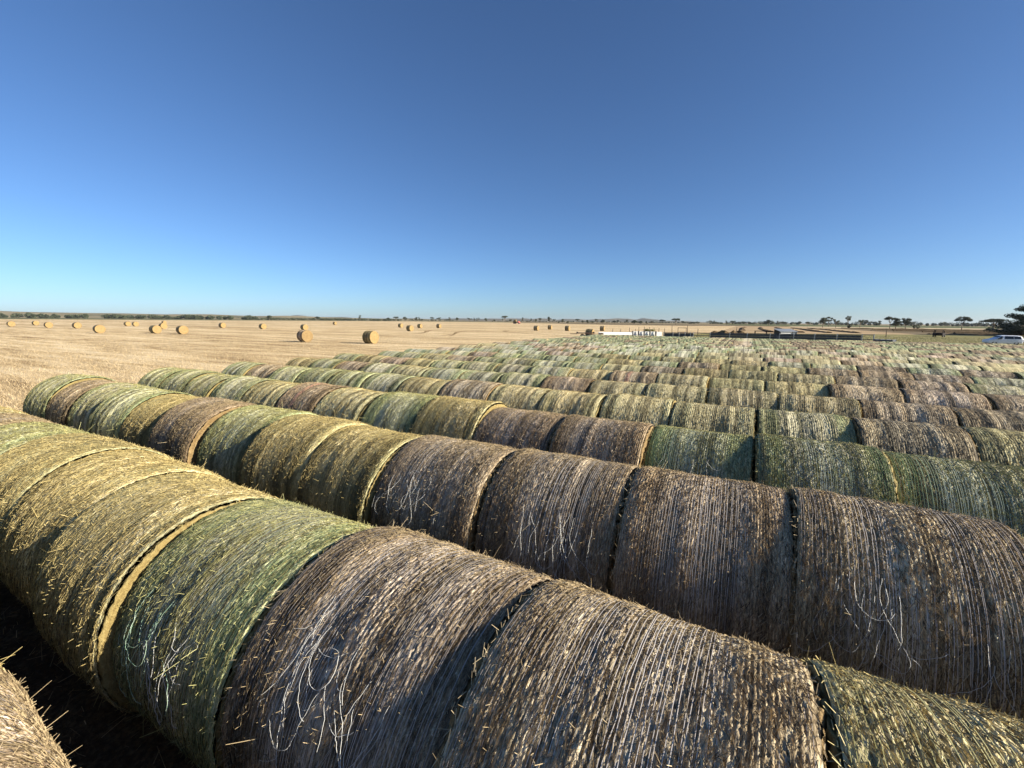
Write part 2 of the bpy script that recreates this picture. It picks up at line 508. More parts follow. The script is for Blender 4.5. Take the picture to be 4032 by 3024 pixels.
HI, MID, LOW = [], [], []
for s in range(4):
    fn = bale_radius_fn(s + 11, 46 + 6 * s, 1.0)
    HI.append(dict(wrap=grid_wrap(fn, 290, 460, 'net_wrap'), ends=[end_face(s, 160, g, 0.017) for g in (-1, 1)],
                   straw=straw_mesh(fn, s, 36000, 1300, 22), strands=strand_mesh(fn, s, 58, 0.0024)))
for s in range(4):
    fn = bale_radius_fn(s + 41, 42, 0.9)
    MID.append(dict(wrap=grid_wrap(fn, 130, 150, 'net_wrap'), ends=[end_face(s + 20, 72, g, 0.014) for g in (-1, 1)],
                    straw=straw_mesh(fn, s + 20, 9000, 450, 18, 1.2)))
for s in range(4):
    fn = bale_radius_fn(s + 71, 24, 0.8)
    LOW.append(dict(wrap=grid_wrap(fn, 26, 48, 'net_wrap'), ends=[end_face(s + 40, 32, g, 0.016) for g in (-1, 1)],
                    straw=straw_mesh(fn, s + 40, 0, 110, 14, 2.4)))

rng = random.Random(7)

def make_bale(x, y, z, rz, kind, lod, radius=1.0, length=1.0, straw=True, gap=0.996):
    """a round bale: net-wrapped side, two straw ends, loose straw and (close by) the strands of its net"""
    src = rng.choice((HI, MID, LOW)[lod])
    root = empty('hay_bale', (x, y, z - 0.012), rz)
    root.scale = (length * gap, radius, radius)
    roll = rng.uniform(0, 2 * PI)
    loc = (0, 0, R0)
    v = rng.uniform(0.84, 1.14)
    tint = (v * rng.uniform(.96, 1.05), v, v * rng.uniform(.92, 1.05), 1)
    w = link_mesh('net_wrap', src['wrap'], root, NET[(kind, lod == 0)], loc, (roll, 0, 0)); w.color = tint
    et = {'brown': (.46, .41, .37, 1), 'red': (.46, .41, .37, 1), 'green': (.54, .55, .44, 1), 'yellow': (.56, .56, .44, 1), 'field': (.56, .50, .43, 1)}[kind]
    for e in src['ends']:
        o = link_mesh('end_face', e, root, M_END, loc, (roll, 0, 0)); o.color = et
    if straw:
        o = link_mesh('loose_straw', src['straw'], root, M_STRAW, loc, (roll, 0, 0)); tag(o, kind='stuff')
        o.color = {'brown': (.80, .74, .68, 1), 'red': (.82, .74, .68, 1), 'green': (.80, .90, .62, 1), 'yellow': (.98, .94, .66, 1), 'field': (1, .95, .8, 1)}[kind]
    if lod == 0:
        o = link_mesh('net_strands', src['strands'], root, M_STRAND[kind], loc, (roll, 0, 0)); tag(o, kind='stuff')
    return root

def twine(root, seed, x0, x1, n, phi0, green=False):
    """torn net strands hanging loose on the camera side of a bale"""
    rg = random.Random(seed)
    V, Fq, A = [], [], []
    mb = MB()
    for i in range(n):
        x = rg.uniform(x0, x1); ph = phi0 + rg.uniform(-.16, .16)
        pts = []; off = 0.005
        m = rg.randint(16, 44)
        a = PI / 2 + rg.uniform(-.25, .25); turn = rg.uniform(-.05, .05)
        for k in range(m):
            r = R0 + off
            pts.append((x, -r * math.sin(ph), r * math.cos(ph)))
            off = min(0.030, max(0.004, off + rg.uniform(-.004, .005)))
            if k > m * .55: turn += rg.uniform(-.07, .07) + (.018 if i % 2 else -.018)
            turn = max(-.2, min(.2, turn)); a += turn + rg.uniform(-.22, .22)
            x += .012 * math.cos(a); ph += .012 / R0 * math.sin(a) * 1.3
            x = max(-.56, min(.56, x))
        mb.tube(pts, 0.0011, 3, cap=False)
    me = mb.mesh('loose_twine', True)
    a = me.attributes.new('shade', 'FLOAT', 'POINT')
    a.data.foreach_set('value', [rg.random() for _ in range(len(me.vertices))])
    o = link_mesh('loose_twine', me, root, M_TWINE_G if green else M_TWINE, (0, 0, R0))
    tag(o, kind='stuff')
    return o

# ------------------------------------------------------------------ ground
def poly_sheet(name, pts, z, mat):
    me = bpy.data.meshes.new(name)
    me.from_pydata([(x, y, z) for x, y in pts], [], [tuple(range(len(pts)))])
    me.update()
    if me.polygons[0].normal.z < 0:
        me.flip_normals()
    o = link_mesh(name, me, None, mat)
    return tag(o, kind='structure')

def ground_mat(name, stops, scales=(0.02, 0.6, 9.0), stretch=(1, 1, 1), rot=0.0, bump=0.05, weights=(.3, .3, .4)):
    t = NT(name)
    tc = t.new('ShaderNodeTexCoord').outputs['Object']
    mp = t.new('ShaderNodeMapping'); t.l.new(tc, mp.inputs[0]); mp.inputs['Rotation'].default_value = (0, 0, rot); mp.inputs['Scale'].default_value = stretch
    a = t.noise(mp.outputs[0], scales[0], 4, .6)
    b = t.noise(mp.outputs[0], scales[1], 5, .6)
    c = t.noise(mp.outputs[0], scales[2], 4, .7)
    f = t.math('ADD', t.math('MULTIPLY', a, weights[0]), t.math('ADD', t.math('MULTIPLY', b, weights[1]), t.math('MULTIPLY', c, weights[2])))
    col = t.ramp(f, stops)
    t.bump(t.math('ADD', b, c), bump, 0.8)
    return t.done(col, 0.9, 0.1)

M_LAND = ground_mat('far_land', [(.36, (.10, .085, .045)), (.5, (.22, .175, .095)), (.64, (.36, .29, .17))], (.004, .02, .2), (1, 1, 1), 0, .2)
M_STUBBLE = ground_mat('stubble', [(.41, (.23, .150, .072)), (.47, (.45, .325, .172)), (.53, (.64, .49, .285)), (.60, (.77, .63, .405))], (.05, .45, 6.0), (.22, 1.9, 1), math.radians(-25), .10, (.33, .42, .25))
M_YARD = ground_mat('yard_soil', [(.36, (.035, .024, .014)), (.5, (.085, .058, .034)), (.66, (.24, .18, .10))], (.3, 3, 24), (1, 1, 1), 0, .03)
M_PASTURE = ground_mat('pasture', [(.36, (.085, .090, .028)), (.5, (.200, .180, .070)), (.66, (.34, .29, .13))], (.04, .3, 3.0), (.4, 1.5, 1), 0, .08)
M_MOWN = ground_mat('mown_field', [(.36, (.20, .135, .070)), (.5, (.40, .285, .16)), (.66, (.54, .42, .25))], (.02, .2, 2.0), (.3, 1.5, 1), 0, .08)
M_BROWN = ground_mat('brown_field', [(.36, (.075, .055, .030)), (.5, (.165, .125, .070)), (.66, (.27, .21, .12))], (.03, .25, 2.0), (.4, 1.5, 1), 0, .08)
M_GREEN = ground_mat('green_paddock', [(.36, (.050, .060, .024)), (.5, (.105, .115, .046)), (.66, (.17, .16, .075))], (.02, .2, 2.0), (.4, 1.5, 1), 0, .08)
M_SAND = ground_mat('sandy_track', [(.36, (.42, .32, .19)), (.5, (.55, .44, .28)), (.66, (.66, .54, .37))], (.02, .2, 2.0), (.4, 1.5, 1), 0, .05)
M_TRACKS = ground_mat('wheel_track', [(.36, (.16, .10, .045)), (.5, (.27, .18, .085)), (.66, (.40, .28, .14))], (.2, 1, 8.0), (1, 1, 1), 0, .05)

poly_sheet('ground', [(-6500, -6500), (6500, -6500), (6500, 6500), (-6500, 6500)], -0.016, M_LAND)
poly_sheet('stubble_field', [(-900, -300), (-14.9, -300), (-14.9, 47), (-13, 110), (-8, 132), (-9, 404), (-44, 366), (-107, 375), (-327, 588),
                             (-596, 660), (-642, 312), (-735, 150), (-900, 60)], 0.0, M_STUBBLE)
poly_sheet('yard_ground', [(-14.9, -40), (90, -40), (90, 47), (-14.9, 47)], 0.0, M_YARD)
poly_sheet('pasture', [(-14.9, 47), (260, 47), (260, 150), (60, 168), (-8, 132), (-13, 110)], 0.0, M_PASTURE)
poly_sheet('mown_field', [(-8, 132), (42, 158.5), (42, 300), (30, 404), (-9, 404)], 0.0, M_MOWN)
poly_sheet('windrow_paddock', [(42, 158.5), (60, 168), (260, 150), (300, 372), (37, 352), (42, 300)], 0.0, M_BROWN)
poly_sheet('sandy_track', [(30, 404), (37, 352), (300, 372), (310, 432), (30, 450)], 0.004, M_SAND)
poly_sheet('green_paddock', [(30, 450), (310, 432), (800, 900), (-60, 1000), (-20, 560)], -0.004, M_GREEN)
poly_sheet('scrub_strip', [(-9, 404), (30, 404), (30, 450), (-20, 560), (-230, 760), (-330, 590), (-107, 377), (-44, 369)], -0.008, M_BROWN)
poly_sheet('green_strip', [(-737, 150), (-643, 313), (-597, 662), (-330, 592), (-330, 700), (-720, 860), (-1250, 420), (-1500, -100), (-905, 58)], -0.008, M_GREEN)

# ------------------------------------------------------------------ rows of bales
ROW_Y = [-0.23, 1.645, 3.750, 5.745, 7.815] + [1.769 + 1.9936 * (i - 1) for i in range(5, 23)]
ORD = ['', 'first', 'second', 'third', 'fourth', 'fifth', 'sixth', 'seventh', 'eighth', 'ninth', 'tenth', 'eleventh', 'twelfth', 'thirteenth',
       'fourteenth', 'fifteenth', 'sixteenth', 'seventeenth', 'eighteenth', 'nineteenth', 'twentieth', 'twenty-first', 'twenty-second', 'twenty-third',
       'twenty-fourth', 'twenty-fifth', 'twenty-sixth', 'twenty-seventh', 'twenty-eighth', 'twenty-ninth', 'thirtieth', 'thirty-first', 'thirty-second', 'thirty-third', 'thirty-fourth']
# joints read along the nearest rows, and which colour of net each bale has from its left end
JOINTS = {
    1: [-14.0, -12.8, -11.6, -10.45, -9.25, -8.05, -6.85, -5.62, -4.45, -3.30, -2.12, -0.86, 0.33, 1.53, 2.73],
    2: [-13.9, -12.72, -11.55, -10.40, -9.15, -8.05, -6.80, -5.62, -4.43, -3.28, -2.04, -0.80, 0.39, 1.60, 2.80, 4.0],
    3: [-14.0, -12.85, -11.70, -10.55, -9.35, -8.14, -7.0, -5.76, -4.62, -3.44, -2.22, -1.01, 0.17, 1.36, 2.56, 3.76, 4.96],
    4: [-14.1, -12.90, -11.72, -10.58, -9.37, -8.18, -6.96, -5.77, -4.55, -3.39, -2.22, -1.03, 0.21, 1.43, 2.62, 3.82, 5.0, 6.2],
}
B, G_, Y_, R_ = 'brown', 'green', 'yellow', 'red'
KINDS = {
    0: [Y_, G_, Y_, Y_, G_, B, G_, Y_, Y_, B, Y_, B, G_, Y_, B, Y_],
    1: [G_, G_, Y_, Y_, B, G_, Y_, Y_, Y_, G_, B, B, Y_, G_],
    2: [G_, B, G_, G_, Y_, B, G_, Y_, Y_, B, B, B, B, G_, B],
    3: [G_, G_, G_, G_, Y_, R_, Y_, G_, Y_, B, B, G_, G_, G_, B, Y_],
    4: [G_, B, G_, G_, G_, G_, Y_, B, Y_, Y_, Y_, Y_, G_, B, Y_, G_, B],
    5: [Y_, G_, B, G_, Y_, G_, G_, G_, B, Y_, Y_, Y_, Y_, B, B, Y_, G_],
    6: [G_, Y_, B, Y_, G_, G_, G_, G_, Y_, R_, Y_, Y_, Y_, B, B, B, G_, B],
    7: [G_, G_, Y_, B, G_, G_, G_, G_, Y_, B, Y_, Y_, Y_, B, B, G_, B, B],
    8: [G_, G_, G_, B, G_, G_, G_, G_, Y_, G_, B, Y_, Y_, B, B, B, G_],
}
COLNAME = {B: ['weathered brown', 'grey-brown', 'dark brown'], G_: ['green netted', 'grey-green', 'pale green'], Y_: ['yellow-green', 'straw yellow', 'olive yellow'], R_: ['brown red-striped']}
# bales that stand proud of, or lower than, their neighbours in the nearest rows
RADII = {(1, 4): 1.0, (1, 5): 1.01, (1, 6): 1.02, (1, 7): 1.0, (1, 8): 1.0, (1, 9): .993, (1, 10): 1.015, (1, 11): 1.04, (1, 12): 1.035,
         (2, 0): 1.025, (2, 1): .99, (2, 2): 1.0, (2, 3): 1.005, (2, 4): .985, (2, 5): 1.02, (2, 6): 1.0, (2, 7): 1.008, (2, 8): .992, (2, 9): 1.01, (2, 10): 1.018, (2, 11): 1.025, (2, 12): 1.05,
         (3, 4): .985, (3, 5): 1.02, (3, 6): 1.01, (3, 7): 1.02, (3, 8): 1.03, (3, 9): .99, (3, 10): 1.0, (3, 11): .985, (3, 12): 1.02, (4, 7): 1.02, (4, 8): 1.0}
bale_recs = []
far_recs = []
rk = random.Random(3)
for i in range(0, 23):
    y = ROW_Y[i]
    x_end = 0.40 * max(y, 2) + 2.0
    if i == 0: x_end = 3.0
    if i in JOINTS: js = [j for j in JOINTS[i] if j <= max(x_end + 1.2, 2.8)]
    else:
        js = [-14.0 + rk.uniform(-.35, .15)]
        while js[-1] < x_end: js.append(js[-1] + 1.205 + rk.uniform(-.03, .05))
    for k in range(len(js) - 1):
        if i in KINDS and k < len(KINDS[i]): kd = KINDS[i][k]
        else:
            xm = js[k]
            pb = 0.13 if xm < -3 else (0.22 if xm < 3 else .36)
            q = rk.random()
            kd = B if q < pb else (Y_ if q < pb + (.22 if xm < -3 else .30) else G_)
            if rk.random() < 0.012: kd = R_
        bale_recs.append(dict(row=i, k=k, x=(js[k] + js[k + 1]) / 2, y=y, L=js[k + 1] - js[k], kind=kd))

bale_recs.sort(key=lambda r: (r['x'] ** 2 + r['y'] ** 2))
counts = {}
for r in bale_recs: counts[r['row']] = counts.get(r['row'], 0) + 1
N_SINGLE = 272
made = {}
for n, r in enumerate(bale_recs):
    if n >= N_SINGLE:
        far_recs.append(r); continue
    dist = math.hypot(r['x'], r['y'])
    i, k = r['row'], r['k']
    lod = 0 if (i <= 2 and dist < 9.5) or (i == 3 and dist < 8) else (1 if dist < 19 else 2)
    rad = RADII.get((i, k), rng.uniform(0.988, 1.012) if i else .99)
    dz = 0.0
    yaw = math.radians(rng.uniform(-2.4, 2.4))
    root = make_bale(r['x'], r['y'] + rng.uniform(-.05, .05), dz, yaw, r['kind'], lod, rad, r['L'] / 1.2)
    root.scale.y *= rng.uniform(1.0, 1.03)                    # a little sagged under its own weight
    cn = COLNAME[r['kind']]; cn = cn[(k * 7 + i * 3) % len(cn)]
    if i == 0:
        lab = f"{cn} round hay bale in the lowest left corner row, {ORD[k + 1]} from its far end"
    elif i == 1:
        lab = f"{cn} round hay bale in the front long row, {ORD[k + 1]} from its far left end"
    else:
        lab = f"{cn} round hay bale, {ORD[k + 1]} from the left end of the {ORD[i]} long row"
    tag(root, lab, 'hay bale', 'round hay bales set end to end in long rows')
    made[(i, k)] = root

for key, sd, xa, xb, n, ph, g in (((1, 9), 1, -.45, -.05, 16, .98, True), ((1, 9), 2, -.25, .2, 12, 1.02, False), ((1, 10), 3, -.25, .15, 20, .60, False), ((1, 10), 4, .1, .4, 7, .9, False),
                               ((2, 9), 5, -.45, .3, 22, .85, False), ((2, 10), 6, -.2, .45, 22, 1.0, False), ((2, 12), 7, -.45, -.05, 16, .95, False), ((2, 12), 8, .1, .5, 6, 1.2, False), ((3, 11), 9, -.4, .4, 8, .75, False)):
    if (key in made): twine(made[key], sd, xa, xb, n, ph, g)

# the bales of the farthest rows, past three hundred: joined into one
def merge_bales(name, recs):
    data = {}
    groups = {}
    for s, src in enumerate(LOW):
        for part in ('wrap', 'e0', 'e1'):
            me = src['wrap'] if part == 'wrap' else src['ends'][int(part[1])]
            v = np.empty(len(me.vertices) * 3, np.float32); me.vertices.foreach_get('co', v)
            f = [tuple(p.vertices) for p in me.polygons]
            data[(s, part)] = (v.reshape(-1, 3), f)
    mats = [NET[(B, False)], NET[(G_, False)], NET[(Y_, False)], NET[(R_, False)], M_END]
    mi = {B: 0, G_: 1, Y_: 2, R_: 3}
    V, Fc, Mx, n = [], [], [], 0
    for r in recs:
        s = rng.randrange(4); a = rng.uniform(0, 2 * PI); c_, s_ = math.cos(a), math.sin(a)
        rad = rng.uniform(.985, 1.02); yaw = math.radians(rng.uniform(-1.6, 1.6))
        for part in ('wrap', 'e0', 'e1'):
            v, f = data[(s, part)]
            x = v[:, 0] * r['L'] / 1.2 * .985; y = (v[:, 1] * c_ - v[:, 2] * s_) * rad; z = (v[:, 1] * s_ + v[:, 2] * c_) * rad + R0 * rad - .012
            xx = x * math.cos(yaw) - y * math.sin(yaw) + r['x']; yy = x * math.sin(yaw) + y * math.cos(yaw) + r['y']
            V.append(np.stack([xx, yy, z], -1))
            Fc += [tuple(n + q for q in p) for p in f]
            Mx += [mi[r['kind']] if part == 'wrap' else 4] * len(f)
            n += len(v)
    me = bpy.data.meshes.new(name)
    me.from_pydata(np.concatenate(V).tolist(), [], Fc)
    for m in mats: me.materials.append(m)
    me.polygons.foreach_set('material_index', Mx); me.polygons.foreach_set('use_smooth', [True] * len(Fc))
    me.update()
    o = bpy.data.objects.new(name, me); COL.objects.link(o)
    return o

# (each farthest row gets its own object colour seed through one joined object)
o = merge_bales('distant_bale_rows', far_recs)
tag(o, 'farthest rows of small grey-green round hay bales before the stockyard', 'hay bales', kind='stuff')

# ------------------------------------------------------------------ loose bales in the stubble
LOOSE = [(-185.1, 40.0, 0, 'leftmost of all at the picture edge'), (-209.5, 50.8, 4, 'second from the picture left edge, small and far'),
         (-160.5, 41.2, -3, 'third from the left, just right of a small far one'), (-150.4, 43.7, 2, 'fourth from the left, standing well apart'),
         (-103.2, 32.9, -4, 'large left one before the fifth gap'), (-182.8, 65.6, 3, 'left one of a close touching far pair'),
         (-176.6, 65.5, -2, 'right one of a close touching far pair'), (-95.6, 38.3, 4, 'front one of the cluster of three'),
         (-133.7, 55.3, 0, 'middle one of the cluster of three'), (-236.0, 98.2, 5, 'rearmost one of the cluster of three'),
         (-88.2, 39.3, -3, 'large one just right of the cluster of three'), (-139.1, 72.6, 2, 'lone one right of the large left bales'),
         (-117.1, 71.5, -2, 'lone one left of the front pair'), (-49.1, 35.3, -6, 'near one with another directly behind it'),
         (-100.7, 72.4, -4, 'half hidden behind the near brown one'), (-187.3, 152.2, 3, 'tiny one far beyond the two nearest'),
         (-39.7, 37.3, 3, 'nearest of all, right of the front pair'), (-112.6, 120.4, 0, 'first of the middle four, small'),
         (-75.9, 84.5, -3, 'nearest of the middle four'), (-101.9, 118.6, 4, 'third of the middle four, small and far'),
         (-97.9, 124.2, 2, 'rightmost of the middle four'), (-55.3, 116.2, 2, 'dark sided, leftmost of the right group'),
         (-60.3, 137.7, 6, 'dark sided, second and farthest of the right group'), (-47.2, 120.7, 3, 'dark sided, third of the right group'),
         (-39.3, 129.6, 3, 'dark sided, rightmost, above the white trailer'), (-24.4, 73.2, 1, 'standing behind the low dark trailer')]
for x, y, dy, txt in LOOSE:
    d = math.hypot(x, y)
    kd = 'brown' if (x, y) == (-49.1, 35.3) else 'field'
    root = make_bale(x, y, 0, math.radians(dy), kd, 1 if d < 90 else 2, rng.uniform(.985, 1.02), 1.0, gap=1.0)
    tag(root, f"straw bale in the stubble, {txt}", 'hay bale', 'loose round bales lying in the stubble field')

# ------------------------------------------------------------------ stubble and straw litter
def blades(name, n, sampler, h0, h1, w, mat, seed, lean=.35, rows=None):
    rg = np.random.default_rng(seed)
    x, y = sampler(rg, n); n = len(x)
    h = rg.uniform(h0, h1, n); a = rg.uniform(0, 2 * PI, n); l = rg.normal(0, lean, (n, 2)) * h[:, None]
    wx, wy = np.cos(a) * w / 2, np.sin(a) * w / 2
    z0 = np.full(n, -0.01)
    P = [np.stack([x - wx, y - wy, z0], -1), np.stack([x + wx, y + wy, z0], -1),
         np.stack([x + wx * .6 + l[:, 0], y + wy * .6 + l[:, 1], h], -1), np.stack([x - wx * .6 + l[:, 0], y - wy * .6 + l[:, 1], h], -1)]
    v = np.stack(P, 1).reshape(-1, 3)
    me = np_mesh(name, v, quads=np.arange(n * 4).reshape(-1, 4), smooth=False, attr=np.repeat(np.clip(rg.normal(.55, .25, n), 0, 1), 4))
    o = link_mesh(name, me, None, mat)
    return tag(o, kind='stuff')

def samp_field(rg, n):
    # thinning out with distance, clumped along drill lines; none under the rows of bales
    r = 14 + 150 * rg.random(n) ** 1.8
    a = np.radians(rg.uniform(22, 92, n))          # bearing left of +Y
    x, y = -np.sin(a) * r, np.cos(a) * r
    ca, sa = math.cos(math.radians(62)), math.sin(math.radians(62))
    u = x * ca + y * sa; w = -x * sa + y * ca
    w = np.round(w / .30) * .30 + rg.normal(0, .05, n)
    x = u * ca - w * sa; y = u * sa + w * ca
    ok = x < -15.0 + .4 * np.sin(y * 1.3)
    return x[ok], y[ok]
M_BLADE = straw_mat('stubble_stalk', (0.19, 0.13, 0.06), (0.62, 0.49, 0.29))
blades('stubble_stalks', 290000, samp_field, .03, .12, .010, M_BLADE, 5, .6)
def samp_rows(rg, n):
    x = rg.uniform(-15.5, 4, n); i = rg.integers(0, 6, n)
    y = np.array(ROW_Y)[i] + 1.0 + rg.normal(0, .3, n)
    return x, y
blades('straw_litter', 9000, samp_rows, .01, .06, .006, M_BLADE, 6, 1.6)
M_GRASS = straw_mat('dry_grass', (0.10, 0.105, 0.035), (0.42, 0.36, 0.16))
def samp_past(rg, n):
    x = rg.uniform(-13, 75, n); y = rg.uniform(47.5, 130, n)
    return x, y
blades('pasture_grass', 60000, samp_past, .04, .17, .03, M_GRASS, 8, .5)

def track(name, pts, width, z=0.006):
    vs, fs = [], []
    for i, p in enumerate(pts):
        p = Vector((*p, 0)); d = (Vector((*pts[min(i + 1, len(pts) - 1)], 0)) - Vector((*pts[max(i - 1, 0)], 0))).normalized()
        s = Vector((-d.y, d.x, 0)) * width / 2 * (0.8 + .4 * rng.random())
        vs += [(p.x - s.x, p.y - s.y, z), (p.x + s.x, p.y + s.y, z)]
        if i: fs.append((2 * i - 2, 2 * i - 1, 2 * i + 1, 2 * i))
    me = bpy.data.meshes.new(name); me.from_pydata(vs, [], fs); me.update()
    if me.polygons[0].normal.z < 0: me.flip_normals()
    return tag(link_mesh(name, me, None, M_TRACKS), kind='structure')

def bez(p0, p1, p2, p3, n=28):
    out = []
    for i in range(n + 1):
        t = i / n; a = (1 - t) ** 3; b = 3 * t * (1 - t) ** 2; c = 3 * t * t * (1 - t); d = t ** 3
        out.append((a * p0[0] + b * p1[0] + c * p2[0] + d * p3[0], a * p0[1] + b * p1[1] + c * p2[1] + d * p3[1]))
    return out
for dx in (0.0, 2.0):
    track('wheel_track', bez((-60 - dx, 68), (-66, 84 + dx), (-84 + dx, 92), (-80 - dx, 108 + dx)), .55)
    track('wheel_track', bez((-48 - dx, 64), (-58, 82 + dx), (-70 + dx, 90), (-66 - dx, 106 + dx)), .55)
    track('wheel_track', bez((-26 + dx, 58), (-45, 62 - dx), (-70, 60 - dx), (-95, 52 - dx)), .5)
    track('wheel_track', bez((-25 + dx, 44), (-38, 43 - dx), (-50, 36 - dx), (-62, 28 - dx)), .5)
    track('wheel_track', bez((-30 + dx, 80), (-40, 86 - dx), (-60, 98 - dx), (-62, 112)), .5)

# ------------------------------------------------------------------ windrows on the right
def lumpy_ridge(name, pts, wid, hgt, mat, label, group, cat='windrow'):
    rg = np.random.default_rng(abs(hash(label)) % 1000 if False else len(label) * 7 + int(abs(pts[0][0]) * 3))
    n = len(pts); m = 7
    vs = []
    for i, p in enumerate(pts):
        p0 = pts[max(i - 1, 0)]; p1 = pts[min(i + 1, n - 1)]
        d = Vector((p1[0] - p0[0], p1[1] - p0[1], 0)).normalized(); s = Vector((-d.y, d.x, 0))
        hh = hgt * rg.uniform(.55, 1.25); ww = wid * rg.uniform(.8, 1.2)
        for k in range(m):
            u = -1 + 2 * k / (m - 1)
            z = hh * max(0, 1 - abs(u) ** 1.8) * rg.uniform(.75, 1.2) - .02
            q = Vector((p[0], p[1], 0)) + s * (u * ww / 2 + rg.normal(0, .06))
            vs.append((q.x, q.y, z))
    fs = [(i * m + k, i * m + k + 1, (i + 1) * m + k + 1, (i + 1) * m + k) for i in range(n - 1) for k in range(m - 1)]
    me = bpy.data.meshes.new(name); me.from_pydata(vs, [], fs); me.update()
    if me.polygons[2].normal.z < 0: me.flip_normals()
    o = link_mesh(name, me, None, mat)
    return tag(o, label, cat, group)
M_WIND = ground_mat('windrow_hay', [(.36, (.035, .024, .013)), (.5, (.105, .072, .038)), (.66, (.24, .17, .09))], (.2, 1.5, 7), (1, 1, 1), 0, .08)
for q in range(5):
    x0 = -2.5 + q * 8.0
    pts = [(x0 + .5 * math.sin(j * .15 + q) , 150 + q * 4 + j * 3.0) for j in range(int((300 - q * 6 - 150) / 3))]
    lumpy_ridge('windrow', pts, 2.3, .42, M_WIND, f"dark windrow of cut hay running away across pale sand, {ORD[q + 1]} from the left", 'windrows running away beyond the stockyard')
for q in range(9):
    y0 = 168 + q * 19 + (q % 2) * 3
    x0 = 46 + (q * 13) % 17
    pts = [(x0 + j * 3.0, y0 + 3.0 * math.sin(j * .11 + q * 1.3) - j * .10) for j in range(58)]
    lumpy_ridge('windrow', pts, 2.8, .50, M_WIND, f"brown windrow lying sideways across the right paddock, {ORD[q + 1]} from the pasture", 'windrows lying sideways on the right')
lumpy_ridge('hay_heap', [(-24 + j * .8, 112 + .2 * math.sin(j)) for j in range(7)], 2.2, .6, M_WIND, 'low dark heap of hay left of the steel frame', None, 'hay heap')
lumpy_ridge('hay_heap', [(-7.8 + j * .8, 112 + .2 * math.sin(j)) for j in range(10)], 2.6, .9, M_WIND, 'dark rounded heap of hay right of the steel frame', None, 'hay heap')

# ------------------------------------------------------------------ trees
def foliage_mat(name, a, b):
    t = NT(name)
    at = t.new('ShaderNodeAttribute', attribute_name='shade')
    oi = t.new('ShaderNodeObjectInfo')
    c = t.ramp(at.outputs['Fac'], [(0, a), (1, b)])
    c = t.mix(t.math('MULTIPLY', oi.outputs['Random'], .35), c, (.085, .080, .040))
    return t.done(c, .6, .3)
M_LEAF = foliage_mat('gum_foliage', (.024, .034, .017), (.085, .098, .048))
M_LEAF2 = foliage_mat('dark_foliage', (.018, .028, .014), (.070, .088, .038))
M_TRUNK = plain('gum_bark', (.22, .175, .13), .85, .1, 0, .4, 3.0)

def crown_mesh(clumps, leaf, per, seed):
    rg = np.random.default_rng(seed); V, A = [], []
    for (cx, cy, cz, rx, rz_) in clumps:
        n = int(per * (rx / 1.0) ** 2)
        d = rg.normal(0, 1, (n, 3)); d /= np.linalg.norm(d, axis=1, keepdims=True)
        rr = rg.random((n, 1)) ** .45
        c = np.array([cx, cy, cz]) + d * rr * np.array([rx, rx, rz_])
        a = rg.normal(0, 1, (n, 3)); a /= np.linalg.norm(a, axis=1, keepdims=True)
        b = np.cross(a, rg.normal(0, 1, (n, 3))); b /= np.linalg.norm(b, axis=1, keepdims=True)
        s = leaf * rg.uniform(.6, 1.4, (n, 1))
        V.append(np.stack([c - a * s * .5, c + b * s * .3, c + a * s * .5, c - b * s * .3], 1).reshape(-1, 3))
        A.append(np.repeat(np.clip(rg.normal(.5, .22, n) + rg.normal(0, .12), 0, 1), 4))
    v = np.concatenate(V)
    return np_mesh('crown', v, quads=np.arange(len(v)).reshape(-1, 4), smooth=False, attr=np.concatenate(A))

